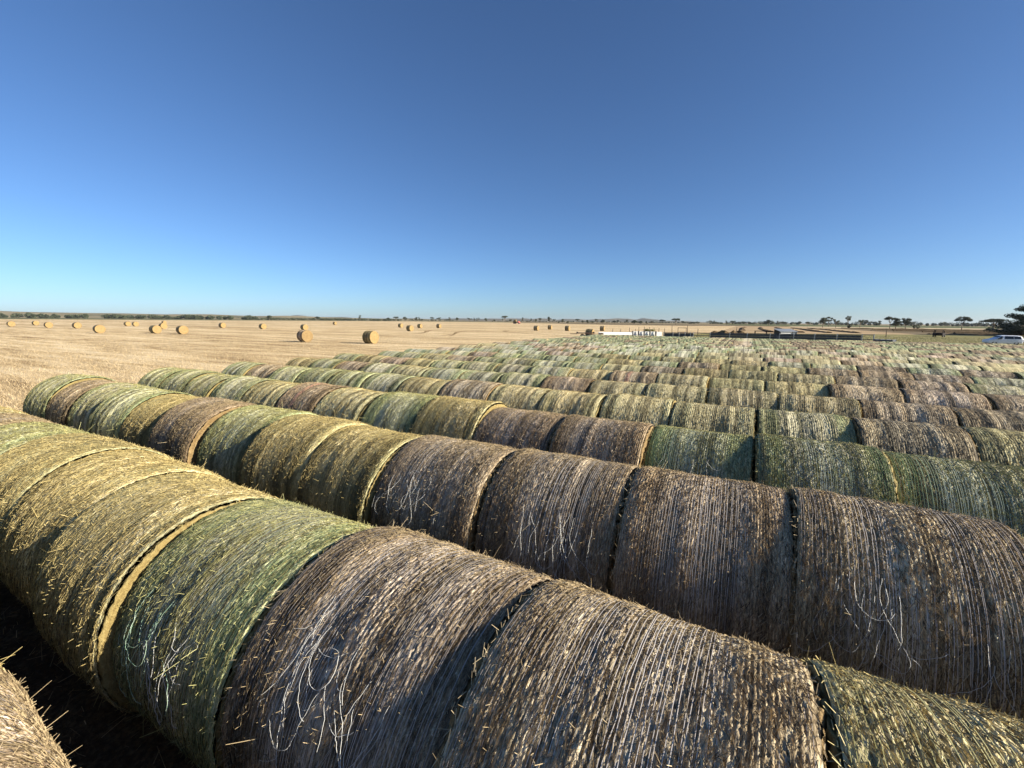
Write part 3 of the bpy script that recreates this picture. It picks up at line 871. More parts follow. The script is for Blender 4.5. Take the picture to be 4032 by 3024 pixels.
def tree_parts(shape, seed, leaf=.55, per=70):
    """unit tree 10 m tall; returns trunk mesh, crown mesh and its natural width"""
    rg = random.Random(seed); cl = []; mb = MB()
    if shape == 'umbrella':
        W = 10.5; fork = 4.2
        for k in range(15):
            a = rg.uniform(0, 2 * PI); q = math.sqrt(rg.random()) * W * .40
            cl.append((q * math.cos(a), q * math.sin(a), 8.6 - 1.4 * (q / (W * .4)) ** 2 + rg.uniform(-.5, .5), rg.uniform(1.2, 1.9), rg.uniform(.6, 1.0)))
    elif shape == 'round':
        W = 9; fork = 2.6
        for k in range(17):
            a = rg.uniform(0, 2 * PI); z = rg.uniform(3.4, 9.0); q = rg.random() * 3.4 * math.sin(PI * (z - 1.6) / 8.6)
            cl.append((q * math.cos(a), q * math.sin(a), z, rg.uniform(1.1, 1.8), rg.uniform(.9, 1.4)))
    elif shape == 'gappy':
        W = 9; fork = 3.6
        for k in range(9):
            a = rg.uniform(0, 2 * PI); z = rg.uniform(5.0, 9.1); q = rg.uniform(.5, 1.0) * 3.3 * (1.2 - abs(z - 7) / 5)
            cl.append((q * math.cos(a), q * math.sin(a), z, rg.uniform(1.0, 1.5), rg.uniform(.7, 1.1)))
    elif shape == 'slim':
        W = 5.5; fork = 3.6
        for k in range(9):
            z = 3.6 + 5.6 * k / 8; a = rg.uniform(0, 2 * PI); q = rg.uniform(.3, 1.3)
            cl.append((q * math.cos(a), q * math.sin(a), z, rg.uniform(.8, 1.35), rg.uniform(.7, 1.1)))
    else:                                           # shrub
        W = 11; fork = 1.0
        for k in range(16):
            a = rg.uniform(0, 2 * PI); q = math.sqrt(rg.random()) * 4.0
            cl.append((q * math.cos(a), q * math.sin(a), rg.uniform(1.6, 8.2 - .35 * q * q * .8), rg.uniform(1.3, 2.0), rg.uniform(1.1, 1.7)))
    r0 = .30 if shape != 'shrub' else .2
    bx, by = rg.uniform(-.35, .35), rg.uniform(-.35, .35)
    mb.tube([(0, 0, -.1), (bx * .4, by * .4, fork * .5), (bx, by, fork)], [r0 * 1.25, r0, r0 * .8], 6)
    for c in cl[:9]:
        mid = (bx + (c[0] - bx) * .45, by + (c[1] - by) * .45, fork + (c[2] - fork) * .6)
        mb.tube([(bx, by, fork - .15), mid, (c[0], c[1], c[2])], [r0 * .55, r0 * .35, .04], 5)
    return mb.mesh('trunk', True), crown_mesh(cl, leaf, per, seed), W

VAR = {}
for sh in ('umbrella', 'round', 'gappy', 'slim', 'shrub'):
    VAR[sh] = [tree_parts(sh, 100 + 7 * s + len(sh)) for s in range(3)]

def plant_tree(x, y, h, w, shape, label, var=0, name='gum_tree', group=None, parts=None, cat='tree'):
    tr, cr, W = parts or VAR[shape][var % 3]
    root = empty(name, (x, y, 0), rng.uniform(0, 2 * PI))
    root.scale = (w * 1.12 / W, w * 1.12 / W, h * 1.06 / 10.0)
    link_mesh('trunk', tr, root, M_TRUNK); link_mesh('crown', cr, root, M_LEAF if rng.random() < .6 else M_LEAF2)
    return tag(root, label, cat, group)

DESC = {'umbrella': 'flat-topped gum tree', 'round': 'dark rounded bushy tree', 'gappy': 'open-crowned gum tree', 'slim': 'slim upright gum tree', 'shrub': 'low dark spreading bush'}
U, O, P, L_, H_ = 'umbrella', 'round', 'gappy', 'slim', 'shrub'
ZONES = [
 ('on the skyline left of the truck', [(-864, 543, 9.4, 11.4, O), (-777, 591, 7.8, 14.3, O), (-733, 615, 3.6, 6.8, H_), (-701, 632, 10.9, 7.9, L_), (-650, 660, 6.8, 10, O),
   (-636, 668, 9.4, 11.1, U), (-620, 676, 8.9, 8.1, O), (-600, 687, 8.3, 8.7, O), (-594, 690, 8.3, 5.1, L_), (-590, 693, 4.7, 5.6, O), (-571, 703, 8.9, 7.7, U), (-560, 709, 9.9, 9.2, P),
   (-540, 720, 8.3, 6.7, L_), (-526, 727, 8.3, 8.8, O), (-503, 740, 9.4, 10.9, P), (-495, 744, 7.8, 5.2, L_), (-489, 748, 8.3, 8.8, P), (-474, 756, 7.3, 9.4, O), (-432, 719, 4.9, 3.9, O),
   (-439, 762, 7.2, 4.6, P), (-440, 774, 13, 13, U), (-430, 780, 5.7, 7.3, O)]),
 ('on the skyline right of the truck', [(-408, 792, 9.4, 5.7, L_), (-385, 784, 7.7, 5.1, L_), (-283, 592, 5.8, 4.6, O), (-249, 534, 6.9, 4.8, P), (-247, 560, 8.6, 6.8, O), (-246, 575, 6.9, 6.2, P),
   (-245, 590, 3.3, 3.3, H_), (-216, 533, 5.7, 4.7, O), (-214, 548, 2.7, 4.1, H_), (-211, 576, 6, 6.7, U), (-185, 525, 3.9, 4.1, O), (-164, 482, 4.4, 5.2, O), (-162, 494, 3.3, 3.5, O),
   (-160, 504, 5.8, 6, P), (-157, 518, 5.3, 6.1, O)]),
 ('behind the white yard panels', [(-195, 709, 4.6, 6.5, O), (-227, 852, 6, 6.8, O), (-221, 894, 6.3, 9.1, O), (-102, 444, 4.4, 5.9, O), (-98, 454, 3.7, 4.3, O), (-94, 466, 3.5, 3, O),
   (-83, 436, 4, 3.3, P), (-70, 417, 5.2, 4.9, U), (-67, 479, 6.9, 8.2, U), (-100, 794, 4.8, 6.5, O)]),
 ('behind the running windrows', [(-58, 804, 6, 5.5, U), (-63, 973, 6.7, 5.2, P), (-22, 539, 4.8, 3.8, L_), (-23, 796, 5.8, 10.4, O), (-3, 589, 4.2, 9.1, U), (20, 585, 6.2, 10.6, O),
   (44, 894, 6.3, 5.3, L_), (54, 924, 5.5, 10.9, O), (74, 874, 5.6, 8.5, O), (43, 438, 4.1, 3.5, U)]),
 ('beyond the sideways windrows', [(46, 375, 6.8, 5.5, O), (62, 472, 8.6, 7.0, P), (52, 365, 6.9, 3.9, P), (61, 380, 8.2, 3.8, P), (53, 323, 3.8, 2.6, H_), (75, 421, 7, 5.5, P), (154, 828, 8.4, 6.3, O),
   (218, 1133, 7.3, 8.8, U), (201, 1011, 6.9, 7.1, U), (214, 1042, 8.6, 5.8, U), (79, 358, 7.6, 5.7, U), (75, 328, 5.8, 5.2, O), (81, 335, 6.3, 5.9, O), (92, 362, 3.2, 2.4, H_), (95, 367, 2.4, 2.3, H_)]),
]
for zone, lst in ZONES:
    cnt = {}
    tot = {}
    for t in lst: tot[t[4]] = tot.get(t[4], 0) + 1
    for n, (x, y, h, w, sh) in enumerate(lst):
        cnt[sh] = cnt.get(sh, 0) + 1
        if tot[sh] == 1: lab = f"{'only ' if False else ''}{DESC[sh]} {zone}"
        else: lab = f"{ORD[cnt[sh]]} {DESC[sh]} from the left, {zone}"
        words = lab.split()
        if len(words) > 16: lab = ' '.join(lab.replace(' of its kind', '').split())
        plant_tree(x, y, h, w, sh, lab, n, 'gum_tree' if sh != H_ else 'bush', 'scattered trees along the skyline', cat='tree' if sh != H_ else 'bush')
big = tree_parts('umbrella', 301, .22, 420)
plant_tree(87, 277, 6.5, 5.3, U, 'lone umbrella gum tree on a thin trunk above the sandy strip', parts=big)
plant_tree(94, 270, 2.7, 2.4, H_, 'round dark bush beside the sandy strip left of the big tree', 1, 'bush', cat='bush')
flat = tree_parts('umbrella', 305, .22, 420)
plant_tree(92, 262, 5.4, 8.5, U, 'low flat-crowned dark tree joining the big tree at the right edge', parts=flat)

# the big tree at the right edge, near enough to show its limbs and leaves
rg = random.Random(77)
cl = []
for k in range(46):
    a = rg.uniform(0, 2 * PI); z = rg.uniform(1.0, 9.4); q = math.sqrt(rg.random()) * 6.0 * (1.05 - ((z - 3.2) / 7.4) ** 2)
    cl.append((q * math.cos(a), q * math.sin(a), z, rg.uniform(.9, 1.7), rg.uniform(.7, 1.2)))
mb = MB(); mb.tube([(0, 0, -.1), (.2, .1, 1.6), (.1, .3, 3.0)], [.42, .34, .28], 8)
for c in cl[::3]:
    mb.tube([(.1, .3, 2.2), (c[0] * .5, c[1] * .5 + .1, 2.2 + (c[2] - 2.2) * .6), c[:3]], [.18, .11, .03], 6)
bigparts = (mb.mesh('trunk', True), crown_mesh(cl, .26, 330, 78), 13.0)
plant_tree(66.5, 164, 8.7, 15.5, U, 'biggest dark leafy tree filling the right edge behind the white van', parts=bigparts, name='big_tree')
cl2 = [(rg.uniform(-4, 4), rg.uniform(-2, 2), rg.uniform(1, 6.5), rg.uniform(1.2, 1.9), rg.uniform(1, 1.5)) for _ in range(22)]
mb = MB(); mb.tube([(0, 0, -.1), (.1, .1, 2.0)], [.25, .18], 7)
for c in cl2[::3]: mb.tube([(.1, .1, 1.6), c[:3]], [.12, .03], 5)
plant_tree(62.0, 158, 4.6, 9.5, H_, 'dense dark shrub at the foot of the big right edge tree', parts=(mb.mesh('trunk', True), crown_mesh(cl2, .24, 300, 79), 8.0), name='bush', cat='bush')

def treeline(name, pts, h, depth_, n, leaf, label, seed):
    rg = np.random.default_rng(seed); P_ = np.array(pts, float)
    seg = np.linalg.norm(np.diff(P_, axis=0), axis=1); cum = np.concatenate([[0], np.cumsum(seg)])
    nb = max(6, int(cum[-1] / (h * .55)))
    t = np.sort(rg.random(nb)) * cum[-1]
    bx = np.interp(t, cum, P_[:, 0]); by = np.interp(t, cum, P_[:, 1])
    cl = [(x + rg.normal(0, depth_), y + rg.normal(0, depth_), hh * .5, hh * rg.uniform(.5, 1.1), hh * .5) for x, y, hh in zip(bx, by, h * rg.uniform(.35, 1.0, nb))]
    V, A = [], []
    for (cx, cy, cz, rx, rz_) in cl:
        k = max(12, int(n / nb))
        d = rg.normal(0, 1, (k, 3)); d /= np.linalg.norm(d, axis=1, keepdims=True)
        c = np.array([cx, cy, cz]) + d * rg.random((k, 1)) ** .4 * np.array([rx, rx, rz_])
        a = rg.normal(0, 1, (k, 3)); a /= np.linalg.norm(a, axis=1, keepdims=True)
        b = np.cross(a, rg.normal(0, 1, (k, 3))); b /= np.linalg.norm(b, axis=1, keepdims=True)
        s = leaf * rg.uniform(.6, 1.4, (k, 1))
        V.append(np.stack([c - a * s * .5, c + b * s * .4, c + a * s * .5, c - b * s * .4], 1).reshape(-1, 3)); A.append(np.repeat(np.clip(rg.normal(.45, .25, k), 0, 1), 4))
    v = np.concatenate(V)
    o = link_mesh(name, np_mesh(name, v, quads=np.arange(len(v)).reshape(-1, 4), smooth=False, attr=np.concatenate(A)), None, M_LEAF)
    return tag(o, label, 'wood', kind='stuff')
treeline('far_wood', [(-1700, 60), (-1500, 330), (-1250, 560), (-1080, 650)], 12, 8, 42000, 2.4, 'dark continuous line of trees along the far left edge of the plain', 1)
treeline('far_wood', [(-1080, 650), (-960, 740), (-760, 800)], 6, 10, 12000, 1.6, 'broken low line of scrub left of the first skyline trees', 2)
treeline('far_wood', [(-2100, 900), (-1500, 1150), (-1000, 1400)], 9, 30, 9000, 2.2, 'thin scattered trees on the pale slopes behind the left tree line', 3)
treeline('far_wood', [(-120, 900), (20, 960), (160, 1000)], 6, 10, 7000, 1.3, 'low dark scrub along the skyline behind the windrows', 4)
treeline('far_wood', [(160, 960), (330, 1000), (560, 900)], 8, 12, 12000, 1.5, 'dark level scrub line behind the green paddock at the right', 5)
treeline('far_wood', [(-700, 1150), (-400, 1200), (-120, 1150)], 4.5, 10, 6000, 1.3, 'thin low scrub far behind the middle skyline trees', 6)

# ------------------------------------------------------------------ far slopes and hills
def hill(name, pts, depth_, mat, seed):
    """ridge with its crest heights along pts (x, y, h) falling to the plain on both sides"""
    rg = np.random.default_rng(seed); n = len(pts) * 12; m = 11
    P_ = np.array(pts, float); s = np.linspace(0, len(pts) - 1, n)
    X, Y, Hh = (np.interp(s, range(len(pts)), P_[:, k]) for k in range(3))
    Hh = Hh * (1 + .10 * np.sin(s * 5.1 + seed) + .07 * np.sin(s * 11.7) + rg.normal(0, .012, n))
    d = np.stack([np.gradient(X), np.gradient(Y)], -1); d /= np.linalg.norm(d, axis=1, keepdims=True)
    sx, sy = -d[:, 1], d[:, 0]
    vs = []
    for k in range(m):
        u = -1 + 2 * k / (m - 1)
        z = Hh * np.cos(u * PI / 2) ** 1.2 * (1 + .1 * np.sin(s * 7 + u * 4)) - 2.0
        vs.append(np.stack([X + sx * u * depth_, Y + sy * u * depth_, z], -1))
    v = np.concatenate(vs)
    q = [(k * n + i, k * n + i + 1, (k + 1) * n + i + 1, (k + 1) * n + i) for k in range(m - 1) for i in range(n - 1)]
    me = np_mesh(name, v, quads=q)
    if me.polygons[len(q) // 2].normal.z < 0: me.flip_normals()
    return tag(link_mesh(name, me, None, mat), kind='structure')
M_SLOPE = ground_mat('dry_slopes', [(.38, (.075, .075, .035)), (.5, (.21, .175, .095)), (.60, (.36, .29, .17))], (.003, .008, .05), (1, 1, 1), 0, .5, (.5, .3, .2))
M_HILL = ground_mat('far_range', [(.38, (.06, .06, .04)), (.5, (.12, .105, .07)), (.66, (.20, .165, .11))], (.0008, .003, .02), (1, 1, 1), 0, 1.0)
hill('slopes', [(-3600, -700, 26), (-3100, 300, 30), (-2600, 1100, 24), (-2150, 1650, 17), (-1800, 2100, 8), (-1500, 2500, 0)], 900, M_SLOPE, 1)
def polar(b, d, h):                              # bearing from straight ahead, distance, height
    a = math.radians(b) - YAW
    return (d * math.sin(a), d * math.cos(a), h)
hill('hills', [polar(-31, 4750, 0), polar(-27, 4750, 33), polar(-23, 4800, 26), polar(-18, 4900, 17), polar(-12, 4900, 19), polar(-6, 4800, 22), polar(0, 4700, 28), polar(3, 4650, 30), polar(6, 4650, 24),
               polar(10, 4650, 25), polar(14, 4600, 35), polar(17, 4600, 33), polar(21, 4650, 16), polar(25, 4750, 0)], 600, M_HILL, 2)

# the air: one closed box of even, thin haze round everything
hz = NT('haze_air'); hz.n.remove(hz.b)
pv = hz.new('ShaderNodeVolumePrincipled')
pv.inputs['Color'].default_value = (.80, .88, 1.0, 1); pv.inputs['Density'].default_value = HAZE; pv.inputs['Anisotropy'].default_value = .2
hz.l.new(pv.outputs[0], hz.out.inputs['Volume'])
hzo = MB().box(-6600, 6600, -6600, 6600, -4.0, 48.0).build('haze', hz.m)
tag(hzo, kind='stuff')

# ------------------------------------------------------------------ stockyard, trailers and machinery at the far side of the rows
M_STEEL = plain('dark_steel', (.060, .070, .085), .45, .5, .3, .35, 2.5)
M_STEEL2 = plain('galvanised_post', (.34, .35, .36), .45, .5, .5, .25, 5)
M_WHITE = plain('white_paint', (.62, .62, .60), .5, .4, 0, .10, 2.0)
M_DARK = plain('black_rubber', (.022, .022, .023), .7, .3, 0, .3, 8)
M_RUST = plain('rusty_steel', (.075, .045, .032), .7, .25, .1, .4, 3)
M_WOOD = plain('weathered_wood', (.16, .125, .09), .85, .1, 0, .4, 8)
M_GREYROOF = plain('grey_sheet', (.30, .32, .33), .4, .5, .3, .2, 3)

# long dark yard fence: every panel and post its own part
yard = empty('stockyard_fence', (-1.0, 66.3, 0))
tag(yard, 'long low dark steel stockyard fence behind the farthest bale rows', 'fence')
fx = [-10.9, -9.6, -8.75, -7.95, -7.2, -6.85, -4.65, -2.2, -0.1, 2.55, 3.6, 5.15, 7.35, 9.6, 12.0, 13.1]
for a, b in zip(fx[:-1], fx[1:]):
    ya = 66.6 - .045 * (a + 11); yb = 66.6 - .045 * (b + 11)
    ang = math.atan2(yb - ya, b - a)
    ln = math.hypot(b - a, yb - ya) - .10
    top = 1.36 + .010 * (a + 11)
    pa = empty('panel', ((a + b) / 2 + 1.0, (ya + yb) / 2 - 66.3, 0), ang); pa.parent = yard
    mb = MB()
    for zc, hh in ((.42, .08), (.74, .08), (1.02, .08), (top - .04, .08)): mb.box(-ln / 2, ln / 2, -.035, .035, zc - hh / 2, zc + hh / 2, .01)
    mb.build('rail', M_STEEL, pa)
    if a < 11.5 and not (-7 < a < -6.7):
        for q in range(4):
            z0 = .28 + q * (top - .36) / 4
            MB().box(-ln / 2, ln / 2, .036, .052 + .006 * (q % 2), z0, z0 + (top - .36) / 4 - .02, .004).build('board', M_STEEL, pa)
for a in fx:
    y = 66.6 - .045 * (a + 11)
    MB().box(a - .05 + 1.0, a + .05 + 1.0, y - .12 - 66.3, y - .05 - 66.3, -.05, 1.42 + .010 * (a + 11), .012).build('post', M_STEEL2, yard)

white = empty('white_yard_panels', (-13.5, 67.0, 0))
tag(white, 'row of bright white sheet panels with dark gaps joining the yard fence', 'panel')
wx = [-15.6, -14.75, -13.9, -13.05, -12.2, -11.2]
for a, b in zip(wx[:-1], wx[1:]):
    MB().box(-(b - a - .18) / 2, (b - a - .18) / 2, -.03, .03, .35, 1.42, .012).build('panel', M_WHITE, white, loc=((a + b) / 2 + .07 + 13.5, 0, 0), rot=(0, 0, math.radians(34)))
    MB().box(a + 13.5, a + .13 + 13.5, -.06, .06, -.05, 1.50, .012).build('post', M_STEEL, white)
MB().box(-2.1, 2.3, -.05, .05, .22, .32, .01).build('bottom_rail', M_STEEL, white)

def wheel(parent, x, y, z, r, w, axis='y'):
    o = MB().cyl((0, 0, 0), axis, r, w, 20, r * .55).build('wheel', M_DARK, parent, True, (x, y, z))
    MB().cyl((0, 0, 0), axis, r * .54, w * .7, 16).build('rim', M_STEEL2, o, True)
    return o

tr = empty('white_trailer', (-18.3, 68.0, 0), math.radians(38))
tag(tr, 'long white flat farm trailer parked behind the rows, left of white panels', 'trailer')
MB().box(-2.6, 2.9, -1.1, -1.0, .82, 1.20, .02).build('side_beam', M_WHITE, tr)
MB().box(-2.6, 2.9, 1.0, 1.1, .82, 1.20, .02).build('side_beam', M_WHITE, tr)
MB().box(-2.6, 2.9, -.995, .995, 1.05, 1.12).build('deck', M_WHITE, tr)
MB().box(-3.9, -2.6, -.06, .06, .72, .84, .01).box(-4.0, -3.8, -.10, .10, .45, .90, .02).build('drawbar', M_STEEL, tr)
MB().box(2.9, 3.0, -1.1, 1.1, .55, 1.24, .02).build('tail_board', M_WHITE, tr)
for sx in (.6, 1.5):
    for sy in (-.98, .98): wheel(tr, sx, sy, .40, .40, .24)

dt = empty('dark_trailer', (-24.3, 70.5, 0), math.radians(27))
tag(dt, 'low dark flat trailer frame standing before a single round bale', 'trailer')
MB().box(-1.35, 1.35, -.75, .75, .82, .98, .02).build('deck', M_RUST, dt)
MB().box(-1.42, -1.35, -.78, .78, .80, 1.10, .01).build('end_board', M_RUST, dt)
MB().box(1.35, 1.42, -.78, .78, .80, 1.10, .01).build('end_board', M_RUST, dt)
MB().box(-2.6, -1.42, -.05, .05, .70, .80, .01).build('drawbar', M_RUST, dt)
for sx in (-.45, .45):
    for sy in (-.62, .62): wheel(dt, sx, sy, .36, .36, .2)

trough = empty('feed_trough', (13.9, 64.2, 0), math.radians(-45))
trough.scale = (.9, .9, .82)
tag(trough, 'low dark steel feed trough sagging right of the yard fence end', 'trough')
MB().box(-1.1, 1.1, -.35, -.31, .85, 1.30, .01).box(-1.1, 1.1, .31, .35, .85, 1.30, .01).box(-1.1, 1.1, -.31, .31, .85, .89).build('basin', M_STEEL, trough)
for sx in (-1.0, -.35, .35, 1.0): MB().box(sx - .05, sx + .05, -.40, .40, -.03, 1.36, .01).build('leg', M_STEEL, trough)

sh = empty('field_shelter', (5.3, 83.2, 0), math.radians(29))
sh.scale = (.80, .80, .95)
tag(sh, 'small grey shelter with sloping sheet roof behind the yard fence', 'shelter')
v = [(-1.75, -1.2, 1.55), (1.75, -1.2, 1.55), (1.75, 1.2, 1.98), (-1.75, 1.2, 1.98)]
mb = MB(); mb.add(v + [(a, b, c + .05) for a, b, c in v], [(3, 2, 1, 0), (4, 5, 6, 7), (0, 1, 5, 4), (1, 2, 6, 5), (2, 3, 7, 6), (3, 0, 4, 7)]); mb.build('roof', M_GREYROOF, sh)
MB().box(-1.6, .75, -1.0, -.96, 1.12, 1.50, .01).build('side_panel', M_WHITE, sh)
MB().box(.85, 1.6, -1.0, -.96, 1.10, 1.50, .01).build('side_panel', M_GREYROOF, sh)
MB().box(-1.6, 1.6, .9, .95, .3, 1.85, .01).build('back_wall', M_STEEL, sh)
for sx in (-1.62, .80, 1.62):
    for sy in (-1.05, 1.05): MB().box(sx - .05, sx + .05, sy - .05, sy + .05, -.03, 1.54 if sy < 0 else 1.9, .01).build('post', M_STEEL, sh)

fr = empty('steel_frame', (-14.9, 118.1, 0), math.radians(27))
tag(fr, 'dark rectangular post and beam frame standing in the sandy field', 'gate frame')
MB().box(-1.1, -1.0, -.05, .05, -.05, 1.48, .01).build('post', M_RUST, fr); MB().box(1.0, 1.1, -.05, .05, -.05, 1.48, .01).build('post', M_RUST, fr)
MB().box(-1.0, 1.0, -.05, .05, 1.36, 1.47, .01).build('top_beam', M_RUST, fr); MB().box(-1.0, 1.0, -.04, .04, .28, .38, .01).build('bottom_beam', M_RUST, fr)

bn = empty('feeder_frame', (2.6, 118, 0), math.radians(10))
tag(bn, 'low dark metal feeder frame standing among the running windrows', 'feeder')
MB().box(-1.3, 1.3, -.3, .3, .85, 1.0, .02).build('top', M_RUST, bn)
for sx in (-1.2, 1.2):
    for sy in (-.25, .25): MB().box(sx - .06, sx + .06, sy - .06, sy + .06, -.03, .85, .01).build('leg', M_RUST, bn)

posts = [(-27.6, 99, 1.3), (-25.9, 99.5, 1.2), (-24.2, 101, 1.5), (-23.0, 101.5, 1.2), (-22.2, 102, 1.6), (-21.0, 102, 1.8), (-20.0, 103, 1.7), (-19.0, 103, 1.6), (-18.2, 104, 1.5), (-17.0, 105, 1.4),
         (-15.4, 105, 2.1), (-12.3, 107, 2.2), (-10.2, 108, 1.4), (8.6, 112, 1.7), (-2.4, 110, 1.9), (26.5, 122, 1.9)]
for n, (x, y, h) in enumerate(posts):
    mb = MB(); lx, ly = rng.uniform(-.12, .12), rng.uniform(-.12, .12)
    mb.tube([(0, 0, -.1), (lx * .5, ly * .5, h * .5), (lx, ly, h)], [.085, .075, .06], 7)
    o = mb.build('fence_post', M_WOOD, None, True, (x, y, 0))
    tag(o, f"weathered leaning fence post beyond the yard, {ORD[n + 1]} of sixteen from the left" if n < 14 else ('lone fence post before the dark hay heap' if n == 14 else 'pale fence post at the edge of the sideways windrows'), 'fence post', 'old fence posts beyond the yard')

# dry bush behind the white panels
cl3 = [(rg.uniform(-3.2, 3.2), rg.uniform(-2, 2), rg.uniform(1.2, 7.0), rg.uniform(1.4, 2.2), rg.uniform(1.2, 2.0)) for _ in range(12)]
mb = MB(); mb.tube([(0, 0, -.1), (.1, 0, 2.5)], [.2, .1], 6)
dry = empty('dry_bush', (-19.6, 100.5, 0)); dry.scale = (.34, .34, .16)
tag(dry, 'straw coloured dry bush behind the white yard panels', 'bush')
link_mesh('stem', mb.mesh('stem', True), dry, M_TRUNK); link_mesh('foliage', crown_mesh(cl3, .5, 90, 55), dry, M_GRASS)

# ------------------------------------------------------------------ vehicles
def paint(name, col):
    t = NT(name); t.b.inputs['Coat Weight'].default_value = .4
    tc = t.new('ShaderNodeTexCoord').outputs['Object']
    return t.done(t.mix(t.smooth(t.noise(tc, 3, 5), .4, .8), col, tuple(c * .8 for c in col)), .35, .5)
M_VAN = paint('white_van_paint', (.74, .76, .80))
M_GLASS = NT('dark_glass').done((.012, .016, .022), .06, .6)
M_REDP = paint('faded_red_paint', (.42, .11, .08))
M_BURNT = plain('burnt_metal', (.018, .013, .012), .8, .2, .1, .5, 4)
M_LAMP = NT('red_lamp').done((.35, .02, .02), .2, .5)

def loft_body(sections, name, mat, parent):
    """body shell from cross-sections along x: (x, half width low, half width high, z bottom, z belt, z top, half width top)"""
    vs, fs = [], []
    for (x, wl_, wb, z0, zb, zt, wt) in sections:
        ring = [(-wl_, z0), (-wb, z0 + (zb - z0) * .45), (-wb, zb), (-wt, zt - .06), (-wt * .82, zt), (wt * .82, zt), (wt, zt - .06), (wb, zb), (wb, z0 + (zb - z0) * .45), (wl_, z0)]
        vs += [(x, y, z) for y, z in ring]
    m = 10
    for i in range(len(sections) - 1):
        for k in range(m):
            j = (k + 1) % m
            fs.append((i * m + k, i * m + j, (i + 1) * m + j, (i + 1) * m + k))
    fs.append(tuple(range(m - 1, -1, -1))); fs.append(tuple((len(sections) - 1) * m + k for k in range(m)))
    mb = MB(); mb.add(vs, fs)
    o = mb.build(name, mat, parent)
    return o

van = empty('van', (32.2, 88.4, 0), math.radians(188))        # front looks left
van.scale = (.80, .86, .81)
tag(van, 'white people carrier van parked at the right edge before the big tree', 'van')
loft_body([(2.35, .70, .78, .42, .70, .76, .60), (2.25, .84, .88, .34, .86, .92, .72), (1.55, .88, .92, .30, .98, 1.06, .74), (1.30, .88, .92, .30, 1.02, 1.14, .76), (.55, .88, .93, .30, 1.04, 1.64, .70),
           (-.3, .88, .93, .30, 1.05, 1.72, .72), (-1.6, .88, .93, .30, 1.05, 1.70, .72), (-2.15, .86, .91, .34, 1.04, 1.60, .68), (-2.38, .80, .88, .42, .98, 1.10, .74)], 'body', M_VAN, van)
for s in (-1, 1):
    def side_window(pts, nm='window'):
        mb = MB(); w = lambda z: (.935 - .20 * (z - 1.05) / .6) + .004
        o1 = [(x, s * w(z), z) for x, z in pts]; o2 = [(x, s * (w(z) - .02), z) for x, z in pts]; n = len(pts)
        mb.add(o1 + o2, [tuple(range(n)), tuple(range(2 * n - 1, n - 1, -1))] + [((i + 1) % n, i, n + i, n + (i + 1) % n) for i in range(n)])
        mb.build(nm, M_GLASS, van)
    side_window([(1.12, 1.08), (.52, 1.08), (.40, 1.56), (.62, 1.56)])
    side_window([(.22, 1.08), (-1.00, 1.08), (-1.00, 1.58), (.14, 1.58)])
    side_window([(-1.06, 1.08), (-2.05, 1.10), (-1.92, 1.53), (-1.06, 1.58)])
    MB().box(.95, 1.12, s * .98 - .10, s * .98 + .10, 1.02, 1.20, .03).build('mirror', M_DARK, van)
    MB().box(-2.33, -2.22, s * .80 - .09, s * .80 + .09, .72, 1.02, .02).build('tail_light', M_LAMP, van)
    for x in (1.5, -1.45): wheel(van, x, s * .80, .33, .33, .22)
mb = MB(); mb.add([(1.30, -.66, 1.13), (1.30, .66, 1.13), (.60, .60, 1.62), (.60, -.60, 1.62)], [(0, 1, 2, 3)])
mb.add([(1.27, -.66, 1.11), (1.27, .66, 1.11), (.57, .60, 1.60), (.57, -.60, 1.60)], [(3, 2, 1, 0)])
mb.build('windscreen', M_GLASS, van)

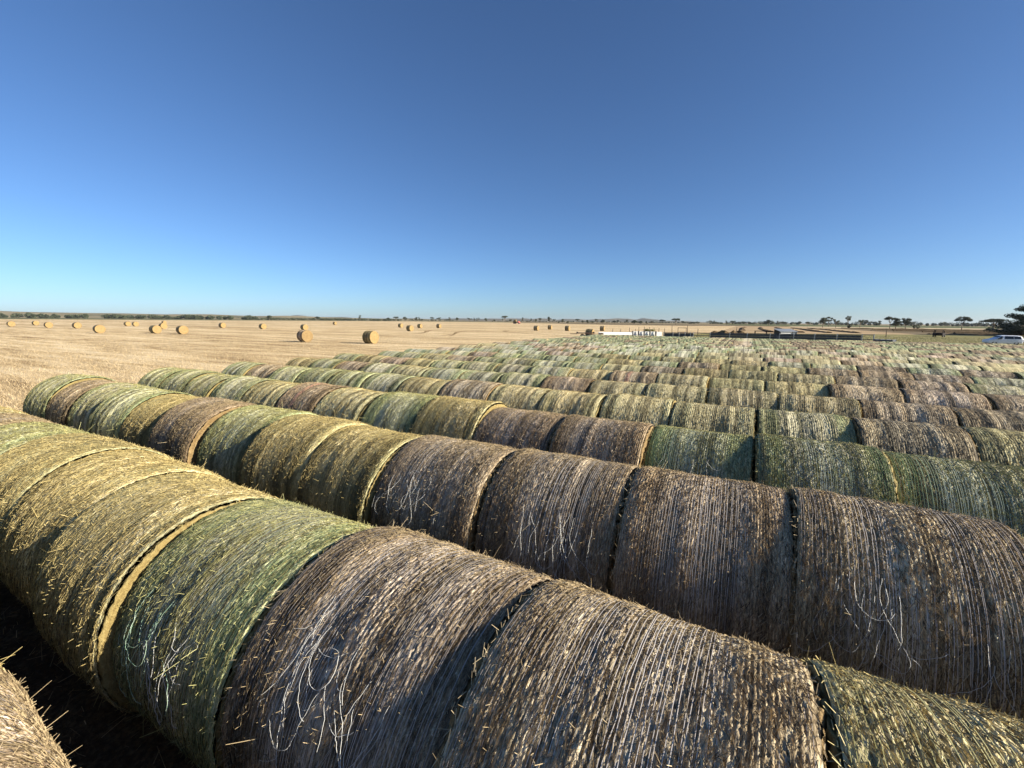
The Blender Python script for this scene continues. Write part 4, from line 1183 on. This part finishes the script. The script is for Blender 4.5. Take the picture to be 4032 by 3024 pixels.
wr = empty('burnt_car', (38.6, 134.5, 0), math.radians(66))
wr.scale = (.95, 1, 1.08)
tag(wr, 'burnt out black car wreck standing in pasture beyond the right rows', 'car wreck')
loft_body([(2.0, .70, .76, .30, .62, .70, .66), (1.2, .82, .86, .28, .78, .84, .76), (.7, .82, .88, .28, .82, .88, .80), (-1.3, .82, .88, .28, .82, .88, .80), (-1.9, .78, .84, .30, .74, .82, .74)], 'body', M_BURNT, wr)
for s in (-1, 1):
    mb = MB(); mb.tube([(1.0, s * .78, .85), (.45, s * .70, 1.38), (-1.0, s * .70, 1.42), (-1.55, s * .76, .85)], .055, 6); mb.tube([(-.25, s * .78, .85), (-.3, s * .70, 1.40)], .045, 6); mb.build('pillars', M_BURNT, wr)
    for x in (1.3, -1.2): wheel(wr, x, s * .76, .28, .28, .2)
MB().box(-1.05, .5, -.66, .66, 1.40, 1.45, .01).build('roof', M_BURNT, wr)

# the truck carting bales, far out in the stubble
tk = empty('bale_truck', (-193, 362, 0), math.radians(-8))
tag(tk, 'faded red truck loaded with round bales far out in the stubble', 'truck')
MB().box(-3.6, 1.6, -1.2, 1.2, 1.0, 1.15, .02).build('tray', M_RUST, tk)
MB().box(-3.5, 3.4, -.45, -.3, .7, .95).box(-3.5, 3.4, .3, .45, .7, .95).build('chassis', M_DARK, tk)
mb = MB(); mb.prism([(1.7, .75), (3.6, .75), (3.6, 1.5), (2.9, 1.62), (2.55, 2.5), (1.7, 2.5)], -1.05, 1.05); mb.build('cab', M_REDP, tk)
for s in (-1, 1):
    mb = MB(); mb.prism([(1.9, 1.65), (2.72, 1.65), (2.45, 2.35), (1.9, 2.35)], s * 1.055, s * 1.062); mb.build('window', M_GLASS, tk)
MB().box(3.6, 3.72, -1.1, 1.1, .55, .80, .02).build('bumper', M_DARK, tk)
for s in (-1, 1):
    for x in (2.9, -1.6, -2.7): wheel(tk, x, s * .95, .50, .50, .30)
cs, sn = math.cos(math.radians(-8)), math.sin(math.radians(-8))
for n, (lx, ly, lz, txt) in enumerate([(-2.8, -.6, 1.15, 'rear lower near'), (-1.5, -.6, 1.15, 'middle lower near'), (-.2, -.6, 1.15, 'front lower near'),
                                       (-2.2, -.3, 2.55, 'rear upper'), (-.9, -.3, 2.55, 'front upper')]):
    b = make_bale(-193 + lx * cs - ly * sn, 362 + lx * sn + ly * cs, lz + .012, math.radians(-8), 'field', 2, .92, 1.0, straw=False, gap=1.0)
    tag(b, f"{txt} straw bale stacked on the distant red truck", 'hay bale', 'bales stacked on the truck')
